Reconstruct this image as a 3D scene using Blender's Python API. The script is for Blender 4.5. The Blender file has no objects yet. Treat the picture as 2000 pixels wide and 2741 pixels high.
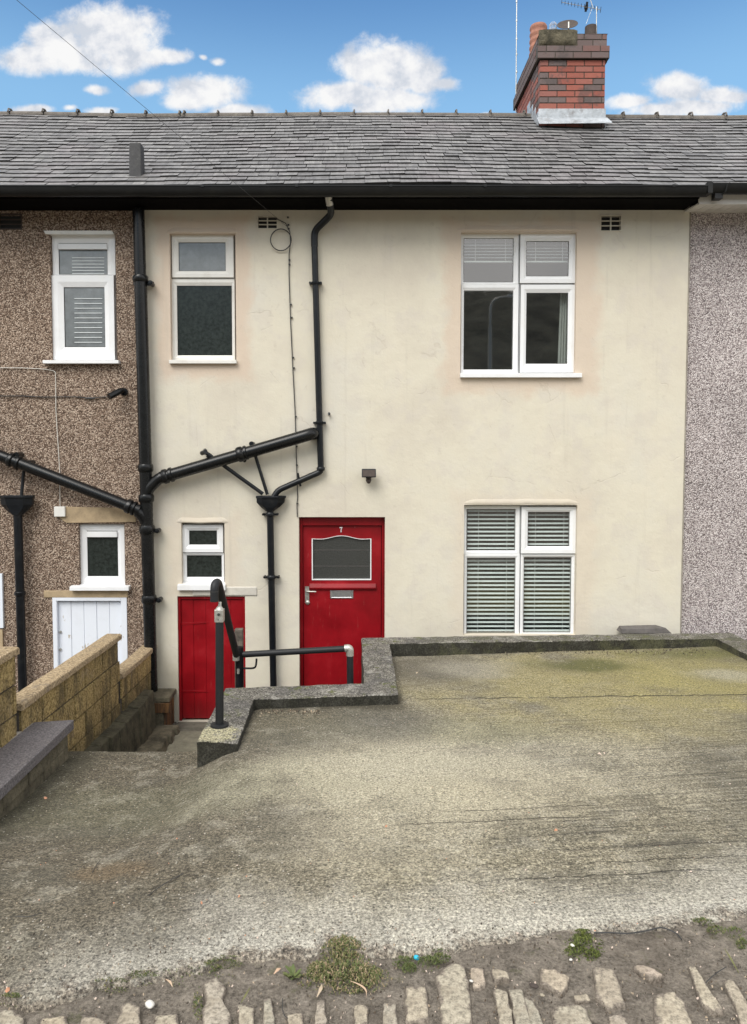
import bpy, bmesh, math, random
from mathutils import Vector, Matrix, noise
random.seed(7)
sc = bpy.context.scene
COL = sc.collection
R = math.radians
# ------------------------------------------------------------ camera, sky, sun, exposure
CH = 1.90                      # camera height, metres above the near lane
PITCH = R(3.0); F = 2000.0; CX = 950.0; CY = 1210 + F*math.tan(PITCH)
cd = bpy.data.cameras.new('camera'); cam = bpy.data.objects.new('camera', cd); COL.objects.link(cam)
cam.location = (0, 0, CH); cam.rotation_euler = (R(90) - PITCH, 0, 0)
cd.sensor_fit = 'AUTO'; cd.sensor_width = 36; cd.lens = 36*F/2741.0
cd.shift_x = (1000 - CX)/2741.0; cd.shift_y = -(1370.5 - CY)/2741.0
cd.clip_start = 0.05; cd.clip_end = 2000
sc.camera = cam
sc.view_settings.view_transform = 'Standard'; sc.view_settings.look = 'None'
sc.view_settings.exposure = EXPO = 0.61; sc.view_settings.gamma = 1
try: sc.cycles.use_denoising = True
except Exception: pass

def D(px, py):
    a = (px - CX)/F; b = (CY - py)/F; c, s = math.cos(PITCH), math.sin(PITCH)
    return Vector((a, c + b*s, b*c - s))
def W(px, py, Y):              # photo point -> point on the plane at depth Y
    d = D(px, py); t = Y/d.y; return Vector((d.x*t, Y, CH + d.z*t))
def G(px, py, z):              # photo point -> point at height z
    d = D(px, py); t = (z - CH)/d.z; return Vector((d.x*t, d.y*t, z))

# ---- node helpers
class T:
    def __init__(s, nt): s.nt = nt; s.N = nt.nodes; s.L = nt.links; s._c = None
    def set(s, sock, v):
        if isinstance(v, bpy.types.NodeSocket): s.L.new(v, sock)
        elif v is not None:
            if sock.type == 'RGBA' and not hasattr(v, '__len__'): v = (v, v, v, 1)
            elif sock.type == 'RGBA' and len(v) == 3: v = (*v, 1)
            sock.default_value = v
    def n(s, typ, ins=None, **pr):
        nd = s.N.new(typ)
        for k, v in pr.items(): setattr(nd, k, v)
        for k, v in (ins or {}).items(): s.set(nd.inputs[k], v)
        return nd
    @property
    def P(s):
        if s._c is None: s._c = s.N.new('ShaderNodeTexCoord').outputs['Object']
        return s._c
    def m(s, op, a, b=None, c=None, clamp=False):
        nd = s.n('ShaderNodeMath', {0: a}, operation=op, use_clamp=clamp)
        if b is not None: s.set(nd.inputs[1], b)
        if c is not None: s.set(nd.inputs[2], c)
        return nd.outputs[0]
    def v(s, op, a, b=None):
        nd = s.n('ShaderNodeVectorMath', {0: a}, operation=op)
        if b is not None: s.set(nd.inputs[1], b)
        return nd.outputs['Value'] if op in ('LENGTH', 'DOT_PRODUCT', 'DISTANCE') else nd.outputs[0]
    def sc(s, k, vec=None): return s.v('MULTIPLY', vec or s.P, k if hasattr(k, '__len__') else (k, k, k))
    def noise(s, scale, detail=3, rough=.55, vec=None, dist=0, off=None):
        vv = vec or s.P
        if off: vv = s.v('ADD', vv, off)
        return s.n('ShaderNodeTexNoise', {'Vector': vv, 'Scale': scale, 'Detail': detail, 'Roughness': rough, 'Distortion': dist}).outputs['Fac']
    def vor(s, scale, vec=None, feature='F1', out='Distance', rnd=1):
        return s.n('ShaderNodeTexVoronoi', {'Vector': vec or s.P, 'Scale': scale, 'Randomness': rnd}, feature=feature).outputs[out]
    def ramp(s, fac, stops, interp='LINEAR'):
        nd = s.n('ShaderNodeValToRGB', {'Fac': fac}); cr = nd.color_ramp; cr.interpolation = interp
        while len(cr.elements) < len(stops): cr.elements.new(.5)
        for e, (p, c) in zip(cr.elements, stops):
            e.position = p
            if not hasattr(c, '__len__'): c = (c, c, c)
            e.color = (*c, 1)
        return nd.outputs['Color']
    def mix(s, fac, a, b, blend='MIX'):
        nd = s.N.new('ShaderNodeMix'); nd.data_type = 'RGBA'; nd.blend_type = blend
        s.set(nd.inputs[0], fac); s.set(nd.inputs[6], a); s.set(nd.inputs[7], b); return nd.outputs[2]
    def sep(s, vec=None):
        nd = s.n('ShaderNodeSeparateXYZ', {0: vec or s.P}); return nd.outputs
    def comb(s, x, y, z): return s.n('ShaderNodeCombineXYZ', {0: x, 1: y, 2: z}).outputs[0]
    def attr(s, name): return s.n('ShaderNodeAttribute', attribute_name=name).outputs['Fac']
    def smooth(s, x, a, b):
        return s.n('ShaderNodeMapRange', {'Value': x, 'From Min': a, 'From Max': b}, interpolation_type='SMOOTHSTEP').outputs[0]
    def bump(s, h, strength=.5, dist=.01, normal=None):
        nd = s.n('ShaderNodeBump', {'Strength': strength, 'Distance': dist, 'Height': h})
        if normal: s.L.new(normal, nd.inputs['Normal'])
        return nd.outputs[0]
MATS = {}
def mat(name, fn):
    m = bpy.data.materials.new(name); m.use_nodes = True
    t = T(m.node_tree); b = m.node_tree.nodes['Principled BSDF']
    r = fn(t) or {}
    for k, v in r.items(): t.set(b.inputs[k], v)
    MATS[name] = m; return m
SUN_EL, SUN_RX, SUN_RY = 48, -0.45, -0.85      # the soft sun stands behind the camera and to the left
ld = bpy.data.lights.new('sun', 'SUN'); ld.energy = 1.75; ld.angle = R(35); ld.color = (1, .95, .88)
sun = bpy.data.objects.new('sun', ld); COL.objects.link(sun)
hd = Vector((SUN_RX, SUN_RY, 0)).normalized()*math.cos(R(SUN_EL)); hd.z = math.sin(R(SUN_EL))
sun.rotation_euler = hd.to_track_quat('Z', 'Y').to_euler(); sun.location = (0, -5, 12)

CLOUDS = [(290,95,150,72),(100,160,115,38),(200,158,150,42),(335,140,95,55),(150,120,90,50),(455,150,58,26),(410,150,70,26),
 (390,236,50,22),(255,233,32,13),(578,157,22,12),(536,150,10,8),(555,240,112,44),(640,288,85,20),(500,265,75,30),
 (1035,185,125,84),(1120,200,85,60),(930,262,130,44),(1040,270,130,40),(1190,218,46,22),(960,190,70,60),
 (1820,235,78,46),(1925,255,66,28),(1870,285,110,26),(1690,272,70,22),(1780,300,110,24),(1960,262,45,22),
 (270,292,42,15),(80,287,58,13),(1295,300,34,8),(180,282,22,8),(1000,302,90,18)]
w = bpy.data.worlds.new('World'); sc.world = w; w.use_nodes = True
t = T(w.node_tree); bg = w.node_tree.nodes['Background']
sky = t.n('ShaderNodeTexSky', sky_type='NISHITA', sun_disc=False, sun_elevation=R(SUN_EL), sun_rotation=math.atan2(SUN_RX, SUN_RY), altitude=200, air_density=1.0, dust_density=2.4, ozone_density=1.6)
gen = t.N.new('ShaderNodeTexCoord').outputs['Generated']
o = t.sep(gen)
yy = t.m('MAXIMUM', o[1], .02)
u = t.m('DIVIDE', o[0], yy); vv = t.m('DIVIDE', o[2], yy)
uv = t.comb(u, vv, 0)
wob = t.n('ShaderNodeTexNoise', {'Vector': uv, 'Scale': 9, 'Detail': 2}).outputs['Color']
uvw = t.v('ADD', uv, t.sc(.035, t.v('SUBTRACT', wob, (.5, .5, .5))))
best = None
for (px, py, rx, ry) in CLOUDS:
    d = D(px, py); cu, cv = d.x/d.y, d.z/d.y
    q = t.v('LENGTH', t.v('MULTIPLY', t.v('SUBTRACT', uvw, (cu, cv, 0)), (F/rx, F/ry, 0)))
    q = t.m('MULTIPLY', t.m('SUBTRACT', 1.0, q), min(1.0, (ry/40)**.38))
    best = q if best is None else t.m('SMOOTH_MAX', best, q, .22)
det = t.noise(40, 10, .68, vec=uv, dist=.25)
det2 = t.noise(11, 5, .6, vec=uv)
dens = t.m('ADD', best, t.m('MULTIPLY', t.m('SUBTRACT', det, .5), .95))
dens = t.m('ADD', dens, t.m('MULTIPLY', t.m('SUBTRACT', det2, .5), .55))
cm = t.smooth(dens, -.16, .44)
cm = t.m('MULTIPLY', cm, t.smooth(o[1], .02, .25))
# cloud light and shade: thick parts a little greyer, tops brighter
upv = t.v('ADD', uv, (.012, .022, 0))
sh = t.m('SUBTRACT', t.noise(16, 6, .6, vec=uv, dist=.2), t.noise(16, 6, .6, vec=upv, dist=.2))
shade = t.m('ADD', .5, t.m('MULTIPLY', sh, 3.0), clamp=True)
ccol = t.ramp(shade, [(.1, (.42, .45, .50)), (.45, (.54, .55, .575)), (.8, (.62, .62, .62))])
# unseen bright cloud added overhead and behind the camera as fill light
gn = t.noise(2.1, 6, .6, vec=gen)
rear = t.smooth(gn, .36, .56)
rear = t.m('MULTIPLY', rear, t.m('SUBTRACT', 1.0, t.smooth(o[1], .25, .62)))
rear = t.m('MAXIMUM', rear, t.m('MULTIPLY', t.smooth(o[2], .60, .80), .9))
blue = t.n('ShaderNodeMix', data_type='RGBA', blend_type='MULTIPLY')
skyc = t.mix(1.0, sky.outputs[0], (.118, .118, .118), 'MULTIPLY')
SKYT = (.66, .98, 1.14)
skyc = t.mix(1.0, skyc, SKYT, 'MULTIPLY')
skyc = t.mix(t.m('MULTIPLY', t.smooth(o[2], .53, .38), .6), skyc, (.235, .43, .62))
c1 = t.mix(rear, skyc, t.ramp(gn, [(.4, (1.02, 1.0, .98)), (.8, (1.3, 1.28, 1.25))]))
c2 = t.mix(cm, c1, ccol)
t.L.new(c2, bg.inputs['Color']); bg.inputs['Strength'].default_value = 1.0

# ------------------------------------------------------------ mesh helpers
class MB:
    def __init__(s): s.v = []; s.f = []; s.t = []; s.tone = 0.0
    def add(s, vs, fs, tone=None):
        b = len(s.v); s.v += [tuple(x) for x in vs]; s.f += [tuple(b+i for i in f) for f in fs]
        s.t += [s.tone if tone is None else tone]*len(fs)
    def box(s, a, b, tone=None):
        (x0, y0, z0), (x1, y1, z1) = a, b
        x0, x1 = sorted((x0, x1)); y0, y1 = sorted((y0, y1)); z0, z1 = sorted((z0, z1))
        v = [(x, y, z) for z in (z0, z1) for y in (y0, y1) for x in (x0, x1)]
        s.hexa(v, tone)
    def hexa(s, v, tone=None):     # v: z-low (x0y0,x1y0,x0y1,x1y1), z-high same
        s.add(v, [(0, 2, 3, 1), (4, 5, 7, 6), (0, 1, 5, 4), (2, 6, 7, 3), (0, 4, 6, 2), (1, 3, 7, 5)], tone)
    def prism(s, poly, d, tone=None):   # poly: list of 3D points, d: offset vector
        n = len(poly); d = Vector(d); p = [Vector(q) for q in poly]
        nrm = Vector((0, 0, 0))
        for i in range(n): nrm += (p[i]-p[0]).cross(p[(i+1) % n]-p[0])
        if nrm.dot(d) > 0: p.reverse()
        s.add(p + [q+d for q in p], [tuple(range(n)), tuple(range(2*n-1, n-1, -1))] + [(i, i+n, (i+1) % n+n, (i+1) % n) for i in range(n)], tone)
    def tube(s, path, r, n=14, tone=None, caps=True):
        p = [Vector(q) for q in path]; m = len(p)
        rr = r if hasattr(r, '__len__') else [r]*m
        tan = []
        for i in range(m):
            a = (p[i]-p[i-1]).normalized() if i else (p[1]-p[0]).normalized()
            b = (p[i+1]-p[i]).normalized() if i < m-1 else a
            tt = a+b; tan.append(tt.normalized() if tt.length > 1e-6 else a)
        up = Vector((0, 0, 1)) if abs(tan[0].z) < .9 else Vector((0, 1, 0))
        x = tan[0].cross(up).normalized(); vs = []
        for i in range(m):
            x = (x - tan[i]*x.dot(tan[i])).normalized(); y = tan[i].cross(x)
            k = 1.0
            if 0 < i < m-1:
                cs = max(.5, (p[i]-p[i-1]).normalized().dot(tan[i])); k = 1/cs if False else 1.0
            for j in range(n):
                a = 2*math.pi*j/n; vs.append(p[i] + (x*math.cos(a)+y*math.sin(a))*rr[i]*k)
        fs = [(i*n+j, i*n+(j+1) % n, (i+1)*n+(j+1) % n, (i+1)*n+j) for i in range(m-1) for j in range(n)]
        if caps: fs += [tuple(range(n-1, -1, -1)), tuple((m-1)*n+j for j in range(n))]
        s.add(vs, fs, tone)
    def ring(s, o, i, y0, y1, bev=.014, tone=None):
        """mitred rectangular frame; o, i = (x0,z0,x1,z1); y0 front, y1 back"""
        def c(r, y): return [(r[0], y, r[1]), (r[2], y, r[1]), (r[2], y, r[3]), (r[0], y, r[3])]
        k = .45; mid = tuple(i[q] + (o[q]-i[q])*k for q in range(4))
        L = [c(o, y1), c((o[0]+.0, o[1], o[2], o[3]), y0+.003), c((o[0]+.003, o[1]+.003, o[2]-.003, o[3]-.003), y0), c(mid, y0), c(i, y0+bev), c(i, y1)]
        vs = sum(L, []); fs = []
        for a in range(len(L)-1):
            for q in range(4):
                fs.append((a*4+q, a*4+(q+1) % 4, (a+1)*4+(q+1) % 4, (a+1)*4+q))
        fs = [f for f in fs]
        s.add(vs, fs, tone)
    def build(s, name, m, parent=None, smooth=False, bevel=0, seg=2, auto=None):
        me = bpy.data.meshes.new(name); me.from_pydata(s.v, [], s.f)
        a = me.attributes.new('tone', 'FLOAT', 'FACE'); a.data.foreach_set('value', [float(x) for x in s.t])
        bm = bmesh.new(); bm.from_mesh(me); bmesh.ops.recalc_face_normals(bm, faces=bm.faces); bm.to_mesh(me); bm.free()
        if isinstance(m, str): m = MATS[m]
        me.materials.append(m)
        ob = bpy.data.objects.new(name, me); COL.objects.link(ob)
        if smooth:
            me.shade_smooth()
            ang = R(auto if auto else 40)
            bm = bmesh.new(); bm.from_mesh(me)
            for e in bm.edges:
                if len(e.link_faces) == 2 and e.calc_face_angle(0) > ang: e.smooth = False
            bm.to_mesh(me); bm.free()
        if bevel:
            b = ob.modifiers.new('bevel', 'BEVEL'); b.width = bevel; b.segments = seg; b.limit_method = 'ANGLE'; b.angle_limit = R(35)
        if parent:
            ob.parent = parent
            if parent.type == 'EMPTY': ob.matrix_parent_inverse = Matrix.Translation(-parent.location)
        return ob
def tag(o, label=None, cat=None, group=None, kind=None):
    if label: o['label'] = label
    if cat: o['category'] = cat
    if group: o['group'] = group
    if kind: o['kind'] = kind
    return o
def thing(name, label, cat, loc, group=None):
    o = bpy.data.objects.new(name, None); COL.objects.link(o); o.location = loc; o.empty_display_size = .1
    return tag(o, label, cat, group)
def rounded(pts, r, k=5):
    p = [Vector(q) for q in pts]; out = [p[0]]
    for i in range(1, len(p)-1):
        a, b, c = p[i-1], p[i], p[i+1]
        ra = min(r, (a-b).length*.45); rb = min(r, (c-b).length*.45)
        s, e = b+(a-b).normalized()*ra, b+(c-b).normalized()*rb
        for j in range(k+1):
            q = j/k; out.append(s*(1-q)**2 + b*2*q*(1-q) + e*q*q)
    out.append(p[-1]); return out
def nz(x, y, z=0, s=1): return noise.noise(Vector((x*s, y*s, z*s)))

# ------------------------------------------------------------ materials
YW = 8.2                       # the house front
def m_cream(t):
    P = t.P; o = t.sep()
    n1 = t.noise(.9, 5, .6); n2 = t.noise(4, 5, .6, off=(3, 1, 7)); n3 = t.noise(1.6, 4, .6, vec=t.sc((2.2, 1, .5)), off=(9, 4, 2))
    c = t.ramp(n1, [(.3, (.565, .515, .43)), (.5, (.640, .597, .490)), (.72, (.615, .587, .515))])
    c = t.mix(t.m('MULTIPLY', t.smooth(n2, .5, .66), .5), c, (.57, .525, .46))
    c = t.mix(t.m('MULTIPLY', t.smooth(n3, .52, .75), .35), c, (.67, .61, .50))
    # peach patching round the older window openings
    for (px0, py0, px1, py1, k) in ((420, 585, 668, 1010, .8), (1195, 590, 1592, 1050, .7), (1215, 1320, 1580, 1700, .25), (455, 1385, 640, 1590, .3)):
        a = W(px0, py0, YW); b = W(px1, py1, YW)
        dx = t.m('SUBTRACT', t.m('ABSOLUTE', t.m('SUBTRACT', o[0], (a.x+b.x)/2)), (b.x-a.x)/2)
        dz = t.m('SUBTRACT', t.m('ABSOLUTE', t.m('SUBTRACT', o[2], (a.z+b.z)/2)), (a.z-b.z)/2)
        d = t.m('ADD', t.m('MAXIMUM', dx, dz), t.m('MULTIPLY', t.m('SUBTRACT', n2, .5), .35))
        c = t.mix(t.m('MULTIPLY', t.m('SUBTRACT', 1.0, t.smooth(d, -.06, .09)), k), c, (.60, .485, .385))
    # damp staining at the foot of the wall beside the cellar door
    lowm = t.m('MULTIPLY', t.m('SUBTRACT', 1.0, t.smooth(t.m('ADD', o[2], t.m('MULTIPLY', t.m('SUBTRACT', n2, .5), .8)), -.75, .0)), t.m('SUBTRACT', 1.0, t.smooth(o[0], -1.9, -1.2)))
    c = t.mix(t.m('MULTIPLY', lowm, .55), c, (.30, .27, .20))
    spots = t.smooth(t.noise(9, 5, .75, off=(5, 5, 5)), .61, .70)
    c = t.mix(t.m('MULTIPLY', spots, .25), c, (.42, .37, .30))
    # thin vertical dribbles
    dr = t.smooth(t.noise(1, 5, .65, vec=t.sc((13, 1, .7))), .56, .72)
    c = t.mix(t.m('MULTIPLY', dr, .20), c, (.42, .38, .32))
    # hairline cracks
    wv = t.v('ADD', P, t.sc(.35, t.n('ShaderNodeTexNoise', {'Vector': P, 'Scale': 2.2, 'Detail': 4}).outputs['Color']))
    cr = t.vor(.75, vec=wv, feature='DISTANCE_TO_EDGE')
    crm = t.m('MULTIPLY', t.m('SUBTRACT', 1.0, t.smooth(cr, .0, .006)), t.smooth(n2, .5, .62))
    c = t.mix(t.m('MULTIPLY', crm, .20), c, (.42, .36, .28))
    h = t.m('ADD', t.m('MULTIPLY', t.noise(3, 4, .6), 1.0), t.m('MULTIPLY', t.noise(45, 5, .75), .16))
    h = t.m('SUBTRACT', h, t.m('MULTIPLY', crm, .12))
    return {'Base Color': c, 'Roughness': .88, 'Normal': t.bump(h, .55, .02)}
mat('cream_render', m_cream)
def pebble(stops, sc_, lump=.5, big=(.9, 1.08)):
    def f(t):
        wv = t.v('ADD', t.P, t.sc(.01, t.n('ShaderNodeTexNoise', {'Vector': t.P, 'Scale': 40, 'Detail': 2}).outputs['Color']))
        col = t.vor(sc_, vec=wv, out='Color'); d = t.vor(sc_, vec=wv)
        g = t.sep(col)[0]
        g = t.m('ADD', t.m('MULTIPLY', g, .6), t.m('MULTIPLY', t.noise(sc_*.55, 3, .7), .4))
        c = t.ramp(g, stops)
        c = t.mix(t.smooth(d, .45, .85), c, tuple(x*.5 for x in stops[0][1]))
        n = t.noise(1.3, 4, .6)
        c = t.mix(1.0, c, t.ramp(n, [(.3, big[0]), (.7, big[1])]), 'MULTIPLY')
        st = t.smooth(t.noise(1, 3, .6, vec=t.sc((7, 1, .6))), .6, .8)
        c = t.mix(t.m('MULTIPLY', st, .2), c, tuple(x*.6 for x in stops[0][1]))
        h = t.m('SUBTRACT', 1.0, d)
        return {'Base Color': c, 'Roughness': .95, 'Normal': t.bump(h, .9, .012)}
    return f
mat('brown_pebbledash', pebble([(.26, (.135, .088, .060)), (.42, (.260, .184, .135)), (.58, (.380, .285, .215)), (.74, (.57, .455, .36))], 84))
mat('pink_pebbledash', pebble([(.26, (.29, .245, .242)), (.38, (.45, .392, .385)), (.56, (.60, .535, .525)), (.74, (.78, .72, .70))], 88))
def m_slate(t):
    tn = t.attr('tone')
    g = t.noise(1, 4, .65, vec=t.sc((26, 2.2, 2.2))); g2 = t.noise(22, 4, .7); L = t.noise(1.1, 3, .6)
    k = t.m('ADD', t.m('MULTIPLY', tn, .45), t.m('ADD', t.m('MULTIPLY', g, .30), t.m('MULTIPLY', g2, .35)))
    k = t.m('ADD', t.m('MULTIPLY', tn, .20), t.m('ADD', t.m('MULTIPLY', g, .45), t.m('MULTIPLY', g2, .45)))
    c = t.ramp(k, [(.38, (.080, .078, .080)), (.50, (.132, .130, .131)), (.62, (.182, .178, .178)), (.78, (.30, .295, .288))])
    c = t.mix(t.m('MULTIPLY', t.smooth(L, .5, .7), .35), c, (.21, .18, .19))
    c = t.mix(t.m('MULTIPLY', t.smooth(t.noise(7, 5, .7, off=(2, 2, 2)), .58, .72), .4), c, (.30, .31, .27))
    c = t.mix(t.m('MULTIPLY', t.smooth(t.noise(3.4, 5, .7, off=(8, 2, 2)), .56, .68), .35), c, (.09, .083, .08))
    c = t.mix(t.m('LESS_THAN', tn, -.5), c, (.018, .017, .017))  # slate edges near-black: the shadow line under each course, put into the colour
    return {'Base Color': c, 'Roughness': .62, 'Normal': t.bump(t.m('ADD', g2, g), .5, .006)}
mat('slate', m_slate)
def simple(col, rough=.5, var=.12, sc_=12, bump=.15, dist=.004, metal=0, dirt=None, dk=.4):
    def f(t):
        n = t.noise(sc_, 5, .65)
        c = t.ramp(n, [(.3, tuple(x*(1-var) for x in col)), (.7, tuple(min(1, x*(1+var)) for x in col))])
        if dirt:
            c = t.mix(t.m('MULTIPLY', t.smooth(t.noise(sc_*.6, 5, .7, off=(4, 9, 2)), .5, .72), dk), c, dirt)
        return {'Base Color': c, 'Roughness': t.m('ADD', rough-.06, t.m('MULTIPLY', n, .12)), 'Metallic': metal, 'Normal': t.bump(t.noise(sc_*4, 4, .7), bump, dist)}
    return f
mat('black_plastic', simple((.007, .0075, .008), .27, .2, 9, .06, dirt=(.022, .022, .020), dk=.3))
mat('black_paint', simple((.006, .0075, .010), .34, .25, 14, .3, .003, dirt=(.03, .03, .028), dk=.4))
mat('gutter_black', simple((.007, .0075, .008), .40, .2, 6, .1, dirt=(.022, .022, .018), dk=.4))
mat('fascia_black', simple((.002, .0016, .0016), .85, .3, 6, .1))
MATS['fascia_black'].node_tree.nodes['Principled BSDF'].inputs['Specular IOR Level'].default_value = .08
mat('upvc', simple((.80, .81, .82), .32, .03, 5, .03, dirt=(.62, .58, .50), dk=.25))
mat('upvc_aged', simple((.74, .73, .69), .4, .04, 6, .05, dirt=(.50, .46, .38), dk=.4))
mat('soffit_white', simple((.62, .60, .57), .5, .08, 6, .05, dirt=(.36, .32, .27), dk=.6))
mat('rubber_seal', simple((.02, .02, .02), .6, .1))
mat('grey_rubber', simple((.015, .016, .018), .5, .15, 16, .1, .002, dirt=(.03, .03, .032), dk=.3))
mat('galvanised', simple((.52, .51, .47), .42, .25, 60, .4, .003, metal=.75, dirt=(.35, .31, .24), dk=.5))
mat('steel', simple((.55, .55, .56), .33, .1, 30, .1, .002, metal=.9))
mat('lead', simple((.42, .45, .48), .5, .25, 12, .6, .01, metal=.25, dirt=(.17, .15, .14), dk=.7))
mat('terracotta', simple((.34, .15, .10), .75, .25, 15, .4, .005, dirt=(.12, .09, .07), dk=.6))
mat('dark_pot', simple((.06, .045, .038), .8, .3, 20, .5, .005))
mat('cement', simple((.30, .27, .23), .9, .2, 14, .6, .01, dirt=(.14, .12, .09), dk=.6))
mat('mortar_dark', simple((.07, .06, .05), .95, .3, 30, .5, .005))
mat('interior', simple((.030, .028, .026), .9, .3, 1.5, .0))
mat('curtain', simple((.55, .56, .54), .9, .1, 20, .3))
mat('blind', simple((.78, .82, .82), .4, .05, 10, .02))
mat('cable_black', simple((.035, .035, .035), .5, .1))
mat('cable_white', simple((.6, .57, .52), .5, .1))
mat('wood_post', simple((.12, .10, .08), .85, .5, 22, .8, .008, dirt=(.03, .027, .022), dk=.7))
def m_rust(t):
    g = t.noise(1, 5, .7, vec=t.sc((30, 30, 3)))
    c = t.ramp(g, [(.3, (.018, .012, .008)), (.5, (.09, .045, .018)), (.68, (.26, .13, .045)), (.8, (.09, .08, .06))])
    return {'Base Color': c, 'Roughness': .85, 'Normal': t.bump(g, .8, .01)}
mat('rusty_board', m_rust)
ZDOOR = CH-3.0
def m_red(t):
    n = t.noise(2.3, 5, .6); n2 = t.noise(1, 4, .6, vec=t.sc((9, 9, .8)), off=(1, 2, 3)); o = t.sep()
    c = t.ramp(n, [(.35, (.185, .0015, .005)), (.55, (.26, .002, .007)), (.68, (.32, .010, .016))])
    c = t.mix(t.m('MULTIPLY', t.smooth(n2, .55, .75), .35), c, (.20, .004, .007))
    sc2 = t.m('MULTIPLY', t.smooth(t.noise(1, 5, .75, vec=t.sc((55, 1, 3.5)), off=(3, 1, 8)), .63, .70), .45)
    c = t.mix(sc2, c, (.40, .12, .10))
    s = t.m('MULTIPLY', t.smooth(t.noise(2.8, 5, .75, vec=t.sc((2.2, 1, .8)), off=(3, 7, 1)), .70, .74), .7)
    c = t.mix(s, c, (.42, .16, .15))
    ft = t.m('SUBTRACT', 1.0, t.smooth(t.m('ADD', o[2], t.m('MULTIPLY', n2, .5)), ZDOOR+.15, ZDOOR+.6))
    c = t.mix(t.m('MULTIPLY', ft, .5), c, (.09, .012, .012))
    return {'Base Color': c, 'Roughness': t.m('ADD', .28, t.m('MULTIPLY', n, .3)), 'Normal': t.bump(t.m('ADD', t.noise(40, 3, .6), n2), .12, .004)}
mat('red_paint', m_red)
def m_wpaint(t):
    n = t.noise(1, 6, .75, vec=t.sc((7, 7, 3)), off=(2, 2, 2)); o = t.sep()
    lo = t.smooth(o[2], .30, -.35)
    k = t.smooth(t.m('ADD', n, t.m('MULTIPLY', lo, .06)), .64, .70)
    c = t.mix(k, (.74, .78, .85), (.40, .33, .23))
    c = t.mix(t.m('MULTIPLY', t.smooth(t.noise(5, 5, .7), .5, .7), .2), c, (.60, .62, .66))
    return {'Base Color': c, 'Roughness': .55, 'Normal': t.bump(n, .5, .004)}
mat('worn_white_paint', m_wpaint)
def glassf(rough=0.0, fres=.13, tint=(1, 1, 1), trans=True, base=(.02, .022, .02), bsc=0, bst=.3, mott=None):
    def f(t):
        N = None
        if bsc: N = t.bump(t.noise(bsc, 3, .6), bst, .004)
        fr = t.m('ADD', t.m('MULTIPLY', t.m('POWER', t.n('ShaderNodeLayerWeight', {'Blend': .5}).outputs['Facing'], 4.0), .8), fres + .03, clamp=True)
        gl = t.n('ShaderNodeBsdfGlossy', {'Color': (*tint, 1), 'Roughness': rough})
        if N: t.L.new(N, gl.inputs['Normal'])
        if trans: bs = t.n('ShaderNodeBsdfTransparent', {'Color': (.82, .86, .84, 1)})
        else:
            bc = t.ramp(t.noise(mott or 20, 4, .7), [(.35, tuple(x*.4 for x in base)), (.65, base)])
            bs = t.n('ShaderNodeBsdfDiffuse', {'Color': bc})
        mx = t.n('ShaderNodeMixShader', {0: fr}); t.L.new(bs.outputs[0], mx.inputs[1]); t.L.new(gl.outputs[0], mx.inputs[2])
        t.L.new(mx.outputs[0], t.N['Material Output'].inputs['Surface'])
    return f
mat('glass', glassf(0.02, .12))
mat('glass_obscure', glassf(.20, .0, trans=False, base=(.030, .038, .034), bsc=90, bst=.35, mott=26))
mat('glass_frosted', glassf(.35, .12, trans=False, base=(.11, .125, .125), bsc=160, bst=.3, mott=8))
mat('glass_hammered', glassf(.20, .02, trans=False, base=(.062, .064, .060), bsc=150, bst=.7, mott=110))
def m_brick(t):
    tn = t.attr('tone'); n = t.noise(26, 4, .7); b = t.noise(3.4, 4, .65, off=(4, 1, 3))
    c = t.ramp(tn, [(0, (.25, .075, .055)), (.45, (.33, .11, .08)), (.68, (.27, .115, .095)), (.78, (.13, .095, .09)), (1, (.16, .125, .12))])
    c = t.mix(t.m('MULTIPLY', t.smooth(n, .5, .75), .4), c, (.15, .07, .05))
    c = t.mix(t.m('MULTIPLY', t.smooth(b, .54, .64), .6), c, (.075, .065, .062))
    return {'Base Color': c, 'Roughness': .9, 'Normal': t.bump(n, .6, .005)}
mat('brick', m_brick)
def m_block(t):
    tn = t.attr('tone'); n = t.noise(55, 5, .75); b = t.noise(3.2, 5, .65, off=(3, 3, 3)); o = t.sep()
    c = t.ramp(n, [(.37, (.13, .092, .035)), (.47, (.36, .26, .10)), (.56, (.52, .385, .165)), (.67, (.64, .50, .26))])
    c = t.mix(1.0, c, t.ramp(tn, [(0, .78), (1, 1.12)]), 'MULTIPLY')
    dk = t.noise(1, 4, .7, vec=t.sc((6, 6, 2.4)), off=(3, 5, 1))
    c = t.mix(t.m('MULTIPLY', t.smooth(dk, .44, .66), .72), c, (.055, .046, .028))
    c = t.mix(t.m('MULTIPLY', t.smooth(b, .55, .7), .35), c, (.34, .27, .21))
    foot = t.m('SUBTRACT', 1.0, t.smooth(t.m('ADD', o[2], t.m('MULTIPLY', b, .5)), -.50, -.14))
    c = t.mix(t.m('MULTIPLY', foot, .75), c, (.05, .05, .028))
    return {'Base Color': c, 'Roughness': .93, 'Normal': t.bump(t.m('ADD', n, t.noise(14, 4, .6)), 1.0, .022)}
mat('buff_block', m_block)
def m_coping(t):
    n = t.noise(60, 5, .75); b = t.noise(5, 5, .7)
    c = t.ramp(n, [(.37, (.12, .09, .055)), (.47, (.31, .23, .135)), (.57, (.46, .355, .22)), (.68, (.60, .50, .36))])
    c = t.mix(t.m('MULTIPLY', t.smooth(b, .54, .68), .6), c, (.15, .125, .10))
    return {'Base Color': c, 'Roughness': .92, 'Normal': t.bump(n, .8, .01)}
mat('buff_coping', m_coping)
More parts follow.
